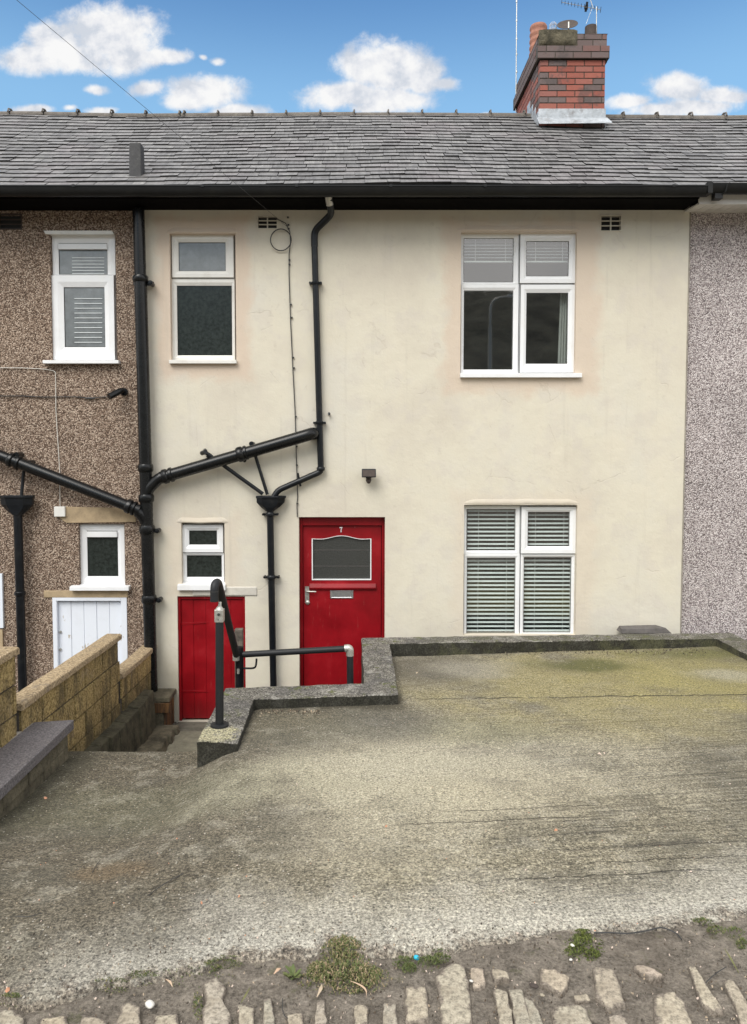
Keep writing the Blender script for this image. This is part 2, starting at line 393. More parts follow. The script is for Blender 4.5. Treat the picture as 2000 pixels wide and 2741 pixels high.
def m_greycop(t):
    n = t.noise(70, 5, .75); b = t.noise(4, 5, .7, vec=t.sc((1, .5, 1)))
    c = t.ramp(n, [(.38, (.07, .064, .068)), (.5, (.125, .115, .12)), (.64, (.21, .195, .2))])
    c = t.mix(t.m('MULTIPLY', t.smooth(b, .55, .7), .35), c, (.22, .19, .16))
    return {'Base Color': c, 'Roughness': .8, 'Normal': t.bump(n, .5, .006)}
mat('grey_coping', m_greycop)
def concrete_base(t, dark=(.085, .077, .060), mid=(.21, .19, .152), lite=(.37, .345, .285)):
    n = t.noise(70, 4, .85); n2 = t.noise(24, 5, .75, off=(1, 5, 2))
    k = t.m('ADD', t.m('MULTIPLY', n, .65), t.m('MULTIPLY', n2, .35))
    return t.ramp(k, [(.40, dark), (.5, mid), (.60, lite)]), n, n2
def m_mossy(t):
    c, n, n2 = concrete_base(t, (.035, .03, .024), (.14, .13, .11), (.34, .32, .28))
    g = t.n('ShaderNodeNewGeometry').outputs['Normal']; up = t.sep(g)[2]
    b = t.noise(4, 5, .7); b2 = t.noise(9, 5, .7, off=(3, 3, 1)); o = t.sep()
    c = t.mix(t.m('MULTIPLY', t.smooth(b, .47, .58), .6), c, (.095, .09, .088))
    c = t.mix(t.m('MULTIPLY', t.smooth(t.noise(6, 5, .75, off=(7, 7, 7)), .53, .62), .6), c, (.36, .345, .31))
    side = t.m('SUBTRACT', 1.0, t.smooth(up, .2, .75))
    c = t.mix(t.m('MULTIPLY', side, t.m('ADD', .66, t.m('MULTIPLY', b2, .5), clamp=True)), c, (.020, .019, .011))  # upright faces: dark moss, deepened with shade painted into the colour
    c = t.mix(t.m('MULTIPLY', t.smooth(b2, .56, .66), t.m('MULTIPLY', t.smooth(up, .4, .8), .8)), c, (.10, .115, .025))
    # lichen round the foot of the handrail post
    dq = t.v('DISTANCE', t.P, tuple(G(575, 1965, CH-1.96)))
    li = t.m('MULTIPLY', t.m('SUBTRACT', 1.0, t.smooth(t.m('ADD', dq, t.m('MULTIPLY', t.m('SUBTRACT', n2, .5), .35)), .10, .19)), t.m('MULTIPLY', t.smooth(up, .5, .8), t.smooth(n, .42, .52)))
    c = t.mix(t.m('MULTIPLY', li, .85), c, (.52, .48, .30))
    rg = t.m('MULTIPLY', t.smooth(o[0], .5, 1.2), t.smooth(b, .42, .6))
    c = t.mix(t.m('MULTIPLY', rg, .45), c, (.12, .12, .055))
    c = t.mix(1.0, c, t.ramp(n, [(.38, .5), (.5, 1.05), (.62, 1.5)]), 'MULTIPLY')
    return {'Base Color': c, 'Roughness': .95, 'Normal': t.bump(t.m('ADD', n, n2), 1.0, .014)}
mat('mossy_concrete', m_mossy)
def edge_line(t, o):   # distance in front of the ragged near edge, straight fit
    return t.m('SUBTRACT', o[1], t.m('ADD', 2.80, t.m('MULTIPLY', o[0], .15)))
def m_slab(t):
    o = t.sep(); P = t.P
    c, n, n2 = concrete_base(t, (.095, .083, .055), (.235, .208, .148), (.41, .37, .275))
    big = t.noise(.75, 5, .6); b2 = t.noise(2.2, 5, .65, off=(7, 2, 0)); b3 = t.noise(5, 5, .7, off=(2, 8, 0))
    # left half is darker, greyer concrete
    lf = t.smooth(t.m('ADD', o[0], t.m('ADD', t.m('MULTIPLY', t.m('SUBTRACT', big, .5), 2.2), t.m('MULTIPLY', t.m('SUBTRACT', o[1], 4.2), -.12))), .35, -.75)
    c = t.mix(t.m('MULTIPLY', lf, .95), c, t.mix(1.0, c, (.46, .44, .44), 'MULTIPLY'))
    c = t.mix(t.m('MULTIPLY', t.smooth(b2, .50, .62), .50), c, (.12, .11, .085))
    c = t.mix(t.m('MULTIPLY', t.smooth(b3, .52, .62), .34), c, (.42, .39, .32))
    c = t.mix(t.m('MULTIPLY', t.smooth(t.noise(7, 6, .8, off=(4, 4, 0)), .54, .62), .34), c, (.075, .068, .055))
    # right edge darker
    rt = t.smooth(t.m('ADD', t.m('DIVIDE', o[0], o[1]), t.m('MULTIPLY', t.m('SUBTRACT', b2, .5), .3)), .34, .56)
    c = t.mix(t.m('MULTIPLY', rt, .55), c, (.11, .10, .075))
    # trowel and brush streaks running across
    xr = t.comb(t.m('ADD', t.m('MULTIPLY', o[0], .9), t.m('MULTIPLY', o[1], .3)), t.m('ADD', t.m('MULTIPLY', o[1], 40), t.m('MULTIPLY', o[0], -5.0)), 0)
    stn = t.noise(1.0, 5, .7, vec=xr, dist=.25)
    wgt = t.m('MULTIPLY', t.smooth(t.m('ADD', o[0], t.m('MULTIPLY', t.m('SUBTRACT', b2, .5), 1.8)), .1, 1.5), t.smooth(o[1], 6.3, 5.6))
    st = t.m('MULTIPLY', t.smooth(stn, .55, .60), t.m('ADD', .07, t.m('MULTIPLY', wgt, .62)))
    c = t.mix(st, c, (.045, .04, .032))
    st2 = t.m('MULTIPLY', t.smooth(stn, .47, .38), t.m('ADD', .1, t.m('MULTIPLY', wgt, .25)))
    c = t.mix(st2, c, (.40, .37, .30))
    # yellow green algae over the far right
    def patch(px, py, rx, ry, a=.3):
        q = G(px, py, -.2)
        d = t.v('LENGTH', t.v('MULTIPLY', t.v('SUBTRACT', P, tuple(q)), (1/rx, 1/ry, 0)))
        d = t.m('ADD', d, t.m('MULTIPLY', t.m('SUBTRACT', b2, .5), a*6))
        return t.m('SUBTRACT', 1.0, t.smooth(d, .35, 1.25))
    grit = t.m('ADD', .45, t.m('MULTIPLY', n, .8), clamp=True)
    for (px, py, rx, ry, k, col) in ((1550, 1840, 1.6, 1.2, .60, (.31, .265, .10)), (1850, 1810, 1.2, 1.2, .62, (.29, .255, .09)), (1750, 1950, 1.5, .6, .42, (.31, .27, .13)), (1200, 2090, 1.4, .8, .55, (.47, .435, .35)), (1000, 2200, 1.0, .6, .35, (.42, .385, .30)),
            (1560, 1795, .55, .34, .9, (.075, .08, .022)), (1290, 1990, .6, .35, .35, (.20, .20, .10)), (1880, 1765, .9, .30, .8, (.115, .115, .035)), (1050, 2120, .9, .7, .45, (.46, .42, .31)), (950, 2330, .6, .35, .35, (.44, .40, .31)), (1450, 2180, .7, .4, .3, (.42, .37, .26)),
            (1170, 1800, .6, .65, .8, (.105, .095, .083)), (1030, 1960, .5, .5, .7, (.10, .095, .082)), (800, 2010, .5, .35, .5, (.10, .093, .078)), (300, 2390, .25, .13, .42, (.20, .13, .065)),
            (1270, 1800, .45, .45, .5, (.40, .375, .32)), (1100, 2080, .6, .3, .5, (.42, .39, .31)), (1930, 1830, .35, .25, .5, (.42, .40, .35)),
            (350, 2150, 1.2, .5, .25, (.20, .21, .13)), (800, 1980, .6, .5, .25, (.19, .18, .12))):
        c = t.mix(t.m('MULTIPLY', t.m('MULTIPLY', patch(px, py, rx, ry), k), grit), c, col)
    # pale scoured band along the near edge
    el = t.m('ADD', t.attr('edge'), .05)
    eb = t.m('SUBTRACT', 1.0, t.smooth(t.m('ADD', el, t.m('MULTIPLY', t.m('SUBTRACT', b2, .5), .9)), .08, .62))
    eb = t.m('MULTIPLY', eb, t.smooth(o[0], -1.5, -.7))
    c = t.mix(t.m('MULTIPLY', eb, t.m('ADD', .25, t.m('MULTIPLY', n, .75))), c, (.56, .535, .48))
    c = t.mix(t.m('MULTIPLY', t.m('MULTIPLY', eb, t.smooth(b3, .5, .62)), .35), c, (.25, .23, .19))
    dq = t.m('SUBTRACT', 1.0, t.smooth(t.m('ADD', t.attr('edge'), t.m('MULTIPLY', t.m('SUBTRACT', t.noise(11, 6, .8, off=(6, 1, 4)), .5), .45)), .0, .09))
    c = t.mix(t.m('MULTIPLY', dq, .9), c, t.ramp(t.noise(70, 5, .8), [(.38, (.055, .044, .035)), (.5, (.17, .142, .115)), (.62, (.29, .25, .20))]))
    # moss and grit in the angle of the kerbs
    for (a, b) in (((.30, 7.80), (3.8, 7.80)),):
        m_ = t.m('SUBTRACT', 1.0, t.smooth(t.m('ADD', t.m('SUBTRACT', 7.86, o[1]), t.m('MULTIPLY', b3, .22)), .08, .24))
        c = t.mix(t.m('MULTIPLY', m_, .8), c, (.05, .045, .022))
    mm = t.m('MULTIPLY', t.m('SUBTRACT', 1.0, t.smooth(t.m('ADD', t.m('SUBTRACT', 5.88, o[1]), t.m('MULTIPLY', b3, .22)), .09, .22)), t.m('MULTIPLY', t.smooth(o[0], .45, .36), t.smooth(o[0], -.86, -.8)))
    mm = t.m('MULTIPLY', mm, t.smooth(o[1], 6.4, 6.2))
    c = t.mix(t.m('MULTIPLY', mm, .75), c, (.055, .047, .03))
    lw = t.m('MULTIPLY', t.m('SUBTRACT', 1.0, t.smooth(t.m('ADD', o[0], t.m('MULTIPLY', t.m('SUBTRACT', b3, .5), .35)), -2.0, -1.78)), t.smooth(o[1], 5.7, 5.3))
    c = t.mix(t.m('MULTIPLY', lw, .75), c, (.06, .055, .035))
    # casting joint and cracks
    cn = t.noise(5, 5, .7, vec=t.comb(o[0], 0.0, 0.0))
    j = G(1500, 1888, -.2).y
    dj = t.m('ABSOLUTE', t.m('SUBTRACT', t.m('ADD', o[1], t.m('MULTIPLY', cn, .16)), j+.08))
    jm = t.m('MULTIPLY', t.m('SUBTRACT', 1.0, t.smooth(dj, .004, .016)), t.smooth(o[0], .42, .6))
    jm = t.m('MULTIPLY', jm, t.smooth(t.noise(3, 3, .6, off=(9, 9, 9)), .34, .5))
    crs = None
    for (y0, x0, x1, amp) in ((4.02, .55, 1.6, .10), (3.88, .2, 1.25, .08), (3.42, 1.0, 2.6, .12), (3.30, .6, 1.7, .1), (3.55, 1.0, 2.3, .1)):
        cn2 = t.noise(4, 6, .75, vec=t.comb(o[0], y0*3, 0.0))
        dd = t.m('ABSOLUTE', t.m('SUBTRACT', t.m('ADD', o[1], t.m('MULTIPLY', cn2, amp)), t.m('ADD', y0, t.m('MULTIPLY', o[0], .09))))
        q = t.m('MULTIPLY', t.m('SUBTRACT', 1.0, t.smooth(dd, .001, .006)), t.m('MULTIPLY', t.smooth(o[0], x0-.1, x0+.1), t.smooth(o[0], x1+.1, x1-.1)))
        crs = q if crs is None else t.m('MAXIMUM', crs, q)
    jm = t.m('MAXIMUM', jm, t.m('MULTIPLY', crs, .8))
    c = t.mix(t.m('MULTIPLY', jm, .85), c, (.025, .022, .018))
    ng = t.noise(105, 3, .8, off=(2, 7, 5)); c = t.mix(1.0, c, t.ramp(t.m('ADD', t.m('MULTIPLY', n, .5), t.m('MULTIPLY', ng, .5)), [(.39, .36), (.5, 1.0), (.61, 1.7)]), 'MULTIPLY')
    c = t.mix(1.0, c, (1.0, 1.0, .97), 'MULTIPLY')
    # pale and dark grit specks
    vc = t.vor(75, out='Color'); vd = t.vor(75); pick = t.sep(vc)[0]
    sp = t.m('MULTIPLY', t.m('GREATER_THAN', pick, .962), t.m('LESS_THAN', vd, .34))
    c = t.mix(t.m('MULTIPLY', sp, .7), c, (.62, .58, .50))
    sp2 = t.m('MULTIPLY', t.m('LESS_THAN', pick, .05), t.m('LESS_THAN', vd, .42))
    c = t.mix(t.m('MULTIPLY', sp2, .7), c, (.04, .035, .03))
    h = t.m('ADD', t.m('ADD', t.m('MULTIPLY', n, 1.3), t.m('MULTIPLY', n2, 1.2)), t.m('MULTIPLY', t.m('SUBTRACT', 1.0, stn), t.m('MULTIPLY', wgt, 1.6)))
    h = t.m('SUBTRACT', h, t.m('MULTIPLY', jm, 1.5))
    return {'Base Color': c, 'Roughness': .93, 'Normal': t.bump(h, .9, .010)}
mat('concrete_slab', m_slab)
def m_dirt(t):
    n = t.noise(75, 6, .8); n2 = t.noise(14, 5, .7); b = t.noise(3, 5, .7, off=(5, 5, 5))
    k = t.m('ADD', t.m('MULTIPLY', n, .6), t.m('MULTIPLY', n2, .4))
    c = t.ramp(k, [(.38, (.065, .054, .042)), (.5, (.215, .185, .148)), (.60, (.345, .30, .245)), (.70, (.50, .45, .37))])
    c = t.mix(t.m('MULTIPLY', t.smooth(b, .5, .68), .45), c, (.11, .088, .066))
    c = t.mix(t.m('MULTIPLY', t.smooth(t.noise(5, 5, .75, off=(1, 8, 3)), .58, .68), .45), c, (.095, .10, .035))
    return {'Base Color': c, 'Roughness': .97, 'Normal': t.bump(t.m('ADD', n, t.m('MULTIPLY', n2, 1.6)), 1.0, .016)}
mat('dirt', m_dirt)
def m_sett(t):
    tn = t.n('ShaderNodeObjectInfo').outputs['Random']; n = t.noise(60, 5, .75); b = t.noise(9, 5, .7); s_ = t.noise(1, 4, .7, vec=t.sc((40, 8, 8)))
    rim = t.attr('rim')
    base = t.ramp(tn, [(0, (.36, .31, .24)), (.35, (.44, .385, .29)), (.6, (.36, .33, .26)), (.85, (.43, .35, .29)), (1, (.46, .40, .28))])
    c = t.mix(1.0, base, t.ramp(n, [(.38, .5), (.5, .92), (.62, 1.2)]), 'MULTIPLY')
    c = t.mix(t.m('MULTIPLY', t.smooth(b, .50, .62), .45), c, (.22, .185, .135))
    c = t.mix(t.m('MULTIPLY', t.smooth(s_, .6, .75), .3), c, (.20, .17, .13))
    dn = t.noise(75, 6, .8); dirt = t.ramp(dn, [(.38, (.05, .04, .032)), (.5, (.165, .138, .11)), (.62, (.27, .23, .188))])
    k = t.m('ADD', rim, t.m('MULTIPLY', t.m('SUBTRACT', t.noise(16, 5, .75, off=(3, 9, 4)), .5), 2.6))
    c = t.mix(t.m('MULTIPLY', t.smooth(k, .18, .62), .95), c, dirt)
    return {'Base Color': c, 'Roughness': .85, 'Normal': t.bump(t.m('ADD', n, b), .7, .008)}
mat('sett_stone', m_sett)
def m_leafy(cols):
    def f(t):
        c = t.ramp(t.attr('tone'), cols)
        return {'Base Color': c, 'Roughness': .7, 'Subsurface Weight': 0}
    return f
mat('grass', m_leafy([(0, (.04, .05, .015)), (.4, (.085, .115, .03)), (.62, (.15, .15, .055)), (.8, (.26, .21, .11)), (1, (.34, .25, .16))]))
mat('moss', m_leafy([(0, (.03, .035, .008)), (.5, (.075, .10, .015)), (1, (.13, .15, .03))]))
mat('litter', m_leafy([(0, (.03, .025, .018)), (.4, (.10, .07, .045)), (.7, (.42, .36, .26)), (.85, (.55, .26, .15)), (1, (.65, .62, .55))]))
mat('stone_lintel', simple((.42, .32, .20), .9, .15, 12, .5, .006, dirt=(.22, .17, .11), dk=.5))
mat('pale_ledge', simple((.56, .53, .47), .9, .1, 9, .4, .006, dirt=(.38, .34, .28), dk=.4))
mat('ridge_tile', simple((.14, .125, .11), .9, .3, 16, .6, .008, dirt=(.26, .24, .20), dk=.5))
mat('cyan_plastic', simple((.02, .42, .62), .4, .1, 30))
mat('white_pebble', simple((.62, .60, .55), .7, .15, 30, .3))
mat('vent_grey', simple((.045, .045, .047), .7, .3, 10, .5, .006, dirt=(.09, .09, .085), dk=.5))
mat('dark_slab', simple((.12, .11, .105), .85, .25, 16, .5, .006, dirt=(.06, .06, .04), dk=.5))
mat('path_stone', simple((.125, .118, .092), .92, .4, 7, .8, .012, dirt=(.045, .04, .028), dk=.7))
mat('path_pale', simple((.20, .19, .14), .92, .25, 14, .7, .01, dirt=(.12, .115, .08), dk=.5))
mat('moss_stone', simple((.12, .105, .07), .95, .5, 9, 1.0, .02, dirt=(.03, .028, .016), dk=.8))
mat('moss_dark', simple((.075, .068, .042), .95, .6, 9, 1.0, .02, dirt=(.02, .02, .011), dk=.8))
mat('hill_wood', simple((.12, .115, .085), .95, .6, .35, 1.0, .5, dirt=(.035, .035, .024), dk=.9))
mat('white_ghost', simple((.72, .70, .72), .6, .05, 4))
for q_ in ('red_paint', 'gutter_black', 'black_plastic', 'black_paint', 'grey_rubber'): MATS[q_].node_tree.nodes['Principled BSDF'].inputs['Specular IOR Level'].default_value = .33
# ============================================================ STRUCTURE
ZP = CH - 3.0                  # paving level by the doors
XE = [-40, -3, G(0,2675,-.03).x] ; EDGE_PX = [(0,2672),(60,2690),(130,2693),(212,2663),(254,2639),(363,2627),(450,2612),(545,2597),(605,2560),(696,2566),(817,2562),(860,2540),(908,2530),(980,2548),(1060,2552),(1200,2548),(1242,2533),(1424,2512),(1515,2490),(1593,2494),(1696,2494),(1787,2482),(1847,2470),(2000,2447)]
EP = [(G(x, y, -.035).x, G(x, y, -.035).y) for x, y in EDGE_PX]
EP = [(-8, 1.6), (-2.4, 2.35)] + EP + [(3.0, 3.35), (9, 4.1)]
def edge_y(x):
    for (a, ya), (b, yb) in zip(EP, EP[1:]):
        if a <= x <= b:
            k = (x-a)/(b-a); return ya + (yb-ya)*k + .022*nz(x, 3, 0, 9) + .012*nz(x, 7, 1, 28)
    return EP[-1][1]
def sm(x, a, b):
    q = min(1, max(0, (x-a)/(b-a))); return q*q*(3-2*q)
def slab_z(x, y):
    z = CH - (1.83 + .036*y) + .018*max(0, x-.3)*sm(y, 4, 7)
    z -= .19*sm(-x, .72, 1.25)*sm(y, 2.9, 4.7)
    z += .006*nz(x, y, 0, 1.7) + .0025*nz(x, y, 2, 9)
    return z
Z3 = 7.95
mb = MB()
def slab_zone(x0, x1, yfar, back=False):
    nx = max(2, int((x1-x0)/.03)); vs = []; ts = [0, .004, .012, .03] + [.03 + (i/58)**1.25*.97 for i in range(1, 59)]
    for i in range(nx+1):
        x = x0 + (x1-x0)*i/nx; ye = edge_y(x); yf = yfar(x) if callable(yfar) else yfar
        for q, tt in enumerate(ts):
            y = ye + (yf-ye)*tt; z = slab_z(x, y)
            if q == 0: z -= .05
            elif q == 1: z -= .016
            elif q == 2: z -= .004
            vs.append((x, y, z))
        vs.append((x, yf, -1.2))
    m_ = len(ts)+1
    mb.add(vs, [(i*m_+j, (i+1)*m_+j, (i+1)*m_+j+1, i*m_+j+1) for i in range(nx) for j in range(m_-1)])
e0, e1 = G(225, 2012, slab_z(-2.1, 5.5)), G(530, 2007, slab_z(-1.15, 5.5))
stepY = lambda x: e0.y + (e1.y-e0.y)*(x-e0.x)/(e1.x-e0.x) + .006*nz(x, 0, 5, 6)
slab_zone(-9, -2.05, 4.8)
slab_zone(-2.05-.22, -1.0, stepY)
slab_zone(-1.0, .2, 6.0)
slab_zone(.2, 9, Z3)
o = mb.build('concrete_slab', 'concrete_slab', smooth=True, auto=60); tag(o, kind='structure')
at = o.data.attributes.new('edge', 'FLOAT', 'POINT'); at.data.foreach_set('value', [v.co.y-edge_y(v.co.x) for v in o.data.vertices])
print('step edge', e0, e1)
# lane of dirt in front
mb = MB()
nx, ny = 200, 60
vs = []
for i in range(nx+1):
    for j in range(ny+1):
        x = -3.2 + 7*i/nx; y = .9 + 3.0*j/ny
        vs.append((x, y, -.058 + .012*nz(x, y, 0, 3) + .006*nz(x, y, 4, 11) + .003*nz(x, y, 4, 30) - .5*max(0, y-edge_y(x)-.05)))
mb.add(vs, [(i*(ny+1)+j, (i+1)*(ny+1)+j, (i+1)*(ny+1)+j+1, i*(ny+1)+j+1) for i in range(nx) for j in range(ny)])
o = mb.build('dirt_lane', 'dirt', smooth=True); tag(o, kind='structure')
mb = MB()
B = 150
for a, b in (((-B, -24), (B, .9)), ((-B, .9), (-3.2, 2.3)), ((3.8, .9), (B, 3.2))):
    mb.add([(a[0], a[1], -.06), (b[0], a[1], -.06), (b[0], b[1], -.06), (a[0], b[1], -.06)], [(0, 1, 2, 3)])
mb.add([(-B, 2.3, -.06), (-3.2, 2.3, -.06), (-3.2, 2.3, -1.3), (-B, 2.3, -1.3)], [(0, 1, 2, 3)]); mb.add([(3.8, 3.2, -.06), (B, 3.2, -.06), (B, 3.2, -1.3), (3.8, 3.2, -1.3)], [(0, 1, 2, 3)])
o = mb.build('ground', 'dirt'); tag(o, kind='structure')
mb = MB(); mb.add([(-600, -25, -1.25), (600, -25, -1.25), (600, 900, -1.25), (-600, 900, -1.25)], [(0, 1, 2, 3)])
o = mb.build('far_ground', 'dirt'); tag(o, kind='structure')
mb = MB(); vs = []; nx, ny = 120, 30
for i in range(nx+1):
    for j in range(ny+1):
        x = -120 + 240*i/nx; y = -24 - 60*j/ny; k = sm(j/ny, 0, .75)
        vs.append((x, y, -1 + k*(20.6 + 1.2*nz(x, y, 0, .04)) + k*1.3*nz(x, y, 2, .45) + k*.5*nz(x, y, 8, 1.3)))
mb.add(vs, [(i*(ny+1)+j, (i+1)*(ny+1)+j, (i+1)*(ny+1)+j+1, i*(ny+1)+j+1) for i in range(nx) for j in range(ny)])
o = mb.build('wooded_hill', 'hill_wood', smooth=True); tag(o, kind='structure')

# paved path by the doors, two tones, with joints
mb = MB()
mb.box((-2.35, 5.3, ZP-.12), (7, 8.3, ZP-.015))
xs = [-2.3, -1.98, -1.35, -.8, .1, 1.0, 2.0, 3.0, 4.2]
for i in range(len(xs)-1):
    for (y0, y1) in ((8.0, 8.19), (6.6, 7.29), (7.30, 7.985)):
        mb.box((xs[i]+.006, y0, ZP-.02), (xs[i+1]-.006, y1, ZP + random.uniform(-.004, .006)), random.random())
o = mb.build('path', 'path_stone', bevel=.006); tag(o, kind='structure')
# steps going down from the slab (risers behind the edge)
st = thing('stone_steps', 'mossy concrete steps going down from the slab edge to the cellar door', 'steps', (-1.6, 5.9, ZP))
z0 = slab_z(-1.6, 5.5); mb = MB(); y = 5.52
for k in range(4):
    z0 -= .17; mb.box((-2.12, y, ZP), (-1.08, y+.30, z0)); y += .30
mb.build('steps_body', 'moss_stone', st, bevel=.01)
mb = MB(); a = G(395, 2004, ZP+.004); b = G(545, 1960, ZP+.004)
mb.prism([(a.x-.02, a.y-.5, ZP+.009), (-1.08, a.y-.5, ZP+.009), (-1.08, b.y, ZP+.009), (G(432, 1960, ZP).x, b.y, ZP+.009)], (0, 0, .006))
o = mb.build('paving_slab', 'path_pale', bevel=.004); tag(o, 'smooth pale concrete slab laid at the foot of the steps by the cellar door', 'slab')
mb = MB()
a = G(300, 2004, ZP+.05)
# mossy plinth that carries the block wall along the steps
def wallX(y): return -2.32 + .11*(y-4.8)/(8.18-4.8)
for k in range(12):
    ya = 5.55 + k*.187; yb = ya + .187; dx = random.uniform(-.02, .02); top = CH - 2.50 + random.uniform(-.015, .01)
    mb.hexa([(wallX(ya)-.05, ya, ZP-.02), (wallX(ya)+.14+dx, ya, ZP-.02), (wallX(yb)-.05, yb, ZP-.02), (wallX(yb)+.14+dx, yb, ZP-.02),
             (wallX(ya)-.05, ya, top), (wallX(ya)+.11+dx, ya, top-.02), (wallX(yb)-.05, yb, top), (wallX(yb)+.11+dx, yb, top-.02)])
PLINTH = mb
mb2 = MB()
for k in range(9):
    ya = 6.9 + k*.12; yb = ya+.119; zt_ = ZP + .13 - .006*k + random.uniform(-.004, .004); xo = -1.90 + random.uniform(-.02, .02)
    if ya > 7.8: break
    mb2.hexa([(-2.2, ya, ZP), (xo+.02, ya, ZP), (-2.2, yb, ZP), (xo+.02, yb, ZP), (-2.2, ya, zt_), (xo, ya, zt_), (-2.2, yb, zt_), (xo, yb, zt_)])
mb2.build('side_ledge', 'moss_stone', st, bevel=.012)
# mossy step stones against the house, rusty board in front
sb = thing('corner_step', 'mossy step block with rusty boarded side between soil pipe and red cellar door', 'step block', (-2.05, 8.05, ZP))
mb = MB(); zt = W(435, 1842, 8.17).z
xr = W(461, 1850, 8.0).x
mb.box((-2.24, 7.86, zt-.06), (xr+.005, 8.175, zt)); mb.box((-2.24, 7.86, ZP), (xr-.06, 8.17, zt-.06))
z2 = G(400, 1905, 0).z
mb.box((-2.24, 7.52, ZP), (xr-.16, 7.858, ZP+.22)); 
mb.build('stone_block', 'moss_stone', sb, bevel=.012)
mb = MB()
for k in range(4):
    x = xr-.058 + k*.0
    mb.box((xr-.055, 7.865+k*.077, ZP), (xr-.025 + .004*(k % 2), 7.935+k*.077, zt-.062))
for k in range(4): mb.box((-2.17+k*.052, 7.838, ZP+.221), (-2.122+k*.052, 7.857+.002*(k % 2), zt-.062))
mb.build('side_board', 'rusty_board', sb)

# ------------------------------------------------------------ houses
hb = thing('terraced_house', 'brown pebbledashed end of the terrace left of the cream house, with white windows', 'house', (-4, YW, ZP))
hc = thing('terraced_house', 'cream rendered terraced house with red front door and red cellar door', 'house', (0, YW, ZP))
hp = thing('terraced_house', 'pink-grey pebbledashed house right of the cream house, white soffit', 'house', (6, YW, ZP))
ZE = W(1000, 562, YW).z        # wall meets soffit
XR = (W(1838, 570, YW).x + W(1824, 1690, YW).x)/2
XLt, XLb = W(380, 570, YW).x, W(412, 1850, YW).x
def wallmesh(mb, xs0, xs1, z0, z1, Y, holes, depth, skew=None):
    xs = sorted(set([xs0, xs1] + [h[0] for h in holes] + [h[2] for h in holes]))
    zs = sorted(set([z0, z1] + [h[1] for h in holes] + [h[3] for h in holes]))
    def X(x, z):
        return skew(x, z) if skew else x
    for i in range(len(xs)-1):
        for j in range(len(zs)-1):
            cx, cz = (xs[i]+xs[i+1])/2, (zs[j]+zs[j+1])/2
            if any(h[0] < cx < h[2] and h[1] < cz < h[3] for h in holes): continue
            mb.add([(X(xs[i], zs[j]), Y, zs[j]), (X(xs[i+1], zs[j]), Y, zs[j]), (X(xs[i+1], zs[j+1]), Y, zs[j+1]), (X(xs[i], zs[j+1]), Y, zs[j+1])], [(0, 1, 2, 3)])
    for (a, b, c, d) in holes:
        q = [(a, b), (c, b), (c, d), (a, d)]
        for k in range(4):
            (xa, za), (xb, zb) = q[k], q[(k+1) % 4]
            mb.add([(xa, Y, za), (xb, Y, zb), (xb, Y+depth, zb), (xa, Y+depth, za)], [(0, 1, 2, 3)])
def rectW(x0, y0, x1, y1, Y):
    a, b = W(x0, y1, Y), W(x1, y0, Y); return (a.x, a.z, b.x, b.z)
RV = .075
YC = 8.18
HC = {}
cream = [('B', 458, 626, 630, 968), ('C', 1232, 622, 1545, 1006), ('D', 1240, 1352, 1546, 1700), ('E', 487, 1400, 601, 1568),
         ('G', 802, 1384, 1031, 1905), ('H', 479, 1596, 656, 1940)]
for k, x0, y0, x1, y1 in cream:
    r = rectW(x0, y0, x1, y1, YC)
    if k in 'GH': r = (r[0], ZP, r[2], r[3])
    HC[k] = r
V1 = rectW(691, 580, 741, 611, YC); V2 = rectW(1609, 578, 1662, 617, YC)
def skewC(x, z):
    if abs(x-XLb) < 1e-6: return XLb + (XLt-XLb)*(z-ZP)/(ZE-ZP)
    return x
mb = MB(); wallmesh(mb, XLb, XR, ZP-.1, ZE+.05, YC, list(HC.values()) + [V1, V2], .13, skewC)
mb.add([(XR, YC, ZP-.1), (XR, 8.4, ZP-.1), (XR, 8.4, ZE+.05), (XR, YC, ZE+.05)], [(0, 1, 2, 3)])
mb.build('wall', 'cream_render', hc)
mb = MB(); mb.add([(-2.4, 12.6, ZP), (XR, 12.6, ZP), (XR, 12.6, ZE), (-2.4, 12.6, ZE)], [(0, 1, 2, 3)]); mb.build('rear_wall', 'cream_render', hc)
HB = {'A': rectW(140, 626, 309, 967, YW), 'F': rectW(213, 1402, 333, 1568, YW), 'J': rectW(152, 1601, 335, 1905, YW)}
HB['J'] = (HB['J'][0], ZP, HB['J'][2], HB['J'][3])
V3 = rectW(-60, 575, 56, 612, YW)
mb = MB(); wallmesh(mb, -12, -2.1, ZP-.1, ZE+.05, YW, list(HB.values()) + [V3], .13)
mb.build('wall', 'brown_pebbledash', hb); mb = MB(); mb.add([(-12, 8.2, ZP), (-12, 12.6, ZP), (-12, 12.6, ZE), (-12, 8.2, ZE)], [(0, 1, 2, 3)]); mb.add([(-12, 12.6, ZP), (-2.4, 12.6, ZP), (-2.4, 12.6, ZE), (-12, 12.6, ZE)], [(0, 1, 2, 3)])
mb.build('rear_wall', 'brown_pebbledash', hb)
mb = MB(); wallmesh(mb, XR+.004, 13, ZP-.1, ZE+.05, YW+.012, [], .1)
mb.build('wall', 'pink_pebbledash', hp); mb = MB(); mb.add([(13, 8.2, ZP), (13, 12.6, ZP), (13, 12.6, ZE), (13, 8.2, ZE)], [(0, 1, 2, 3)]); mb.add([(XR, 12.6, ZP), (13, 12.6, ZP), (13, 12.6, ZE), (XR, 12.6, ZE)], [(0, 1, 2, 3)])
mb.build('rear_wall', 'pink_pebbledash', hp)
mb = MB(); mb.box((XR+.001, YC-.004, ZP), (XR+.014, YW+.008, ZE)); o = mb.build('edge_bead', 'cement', hc)

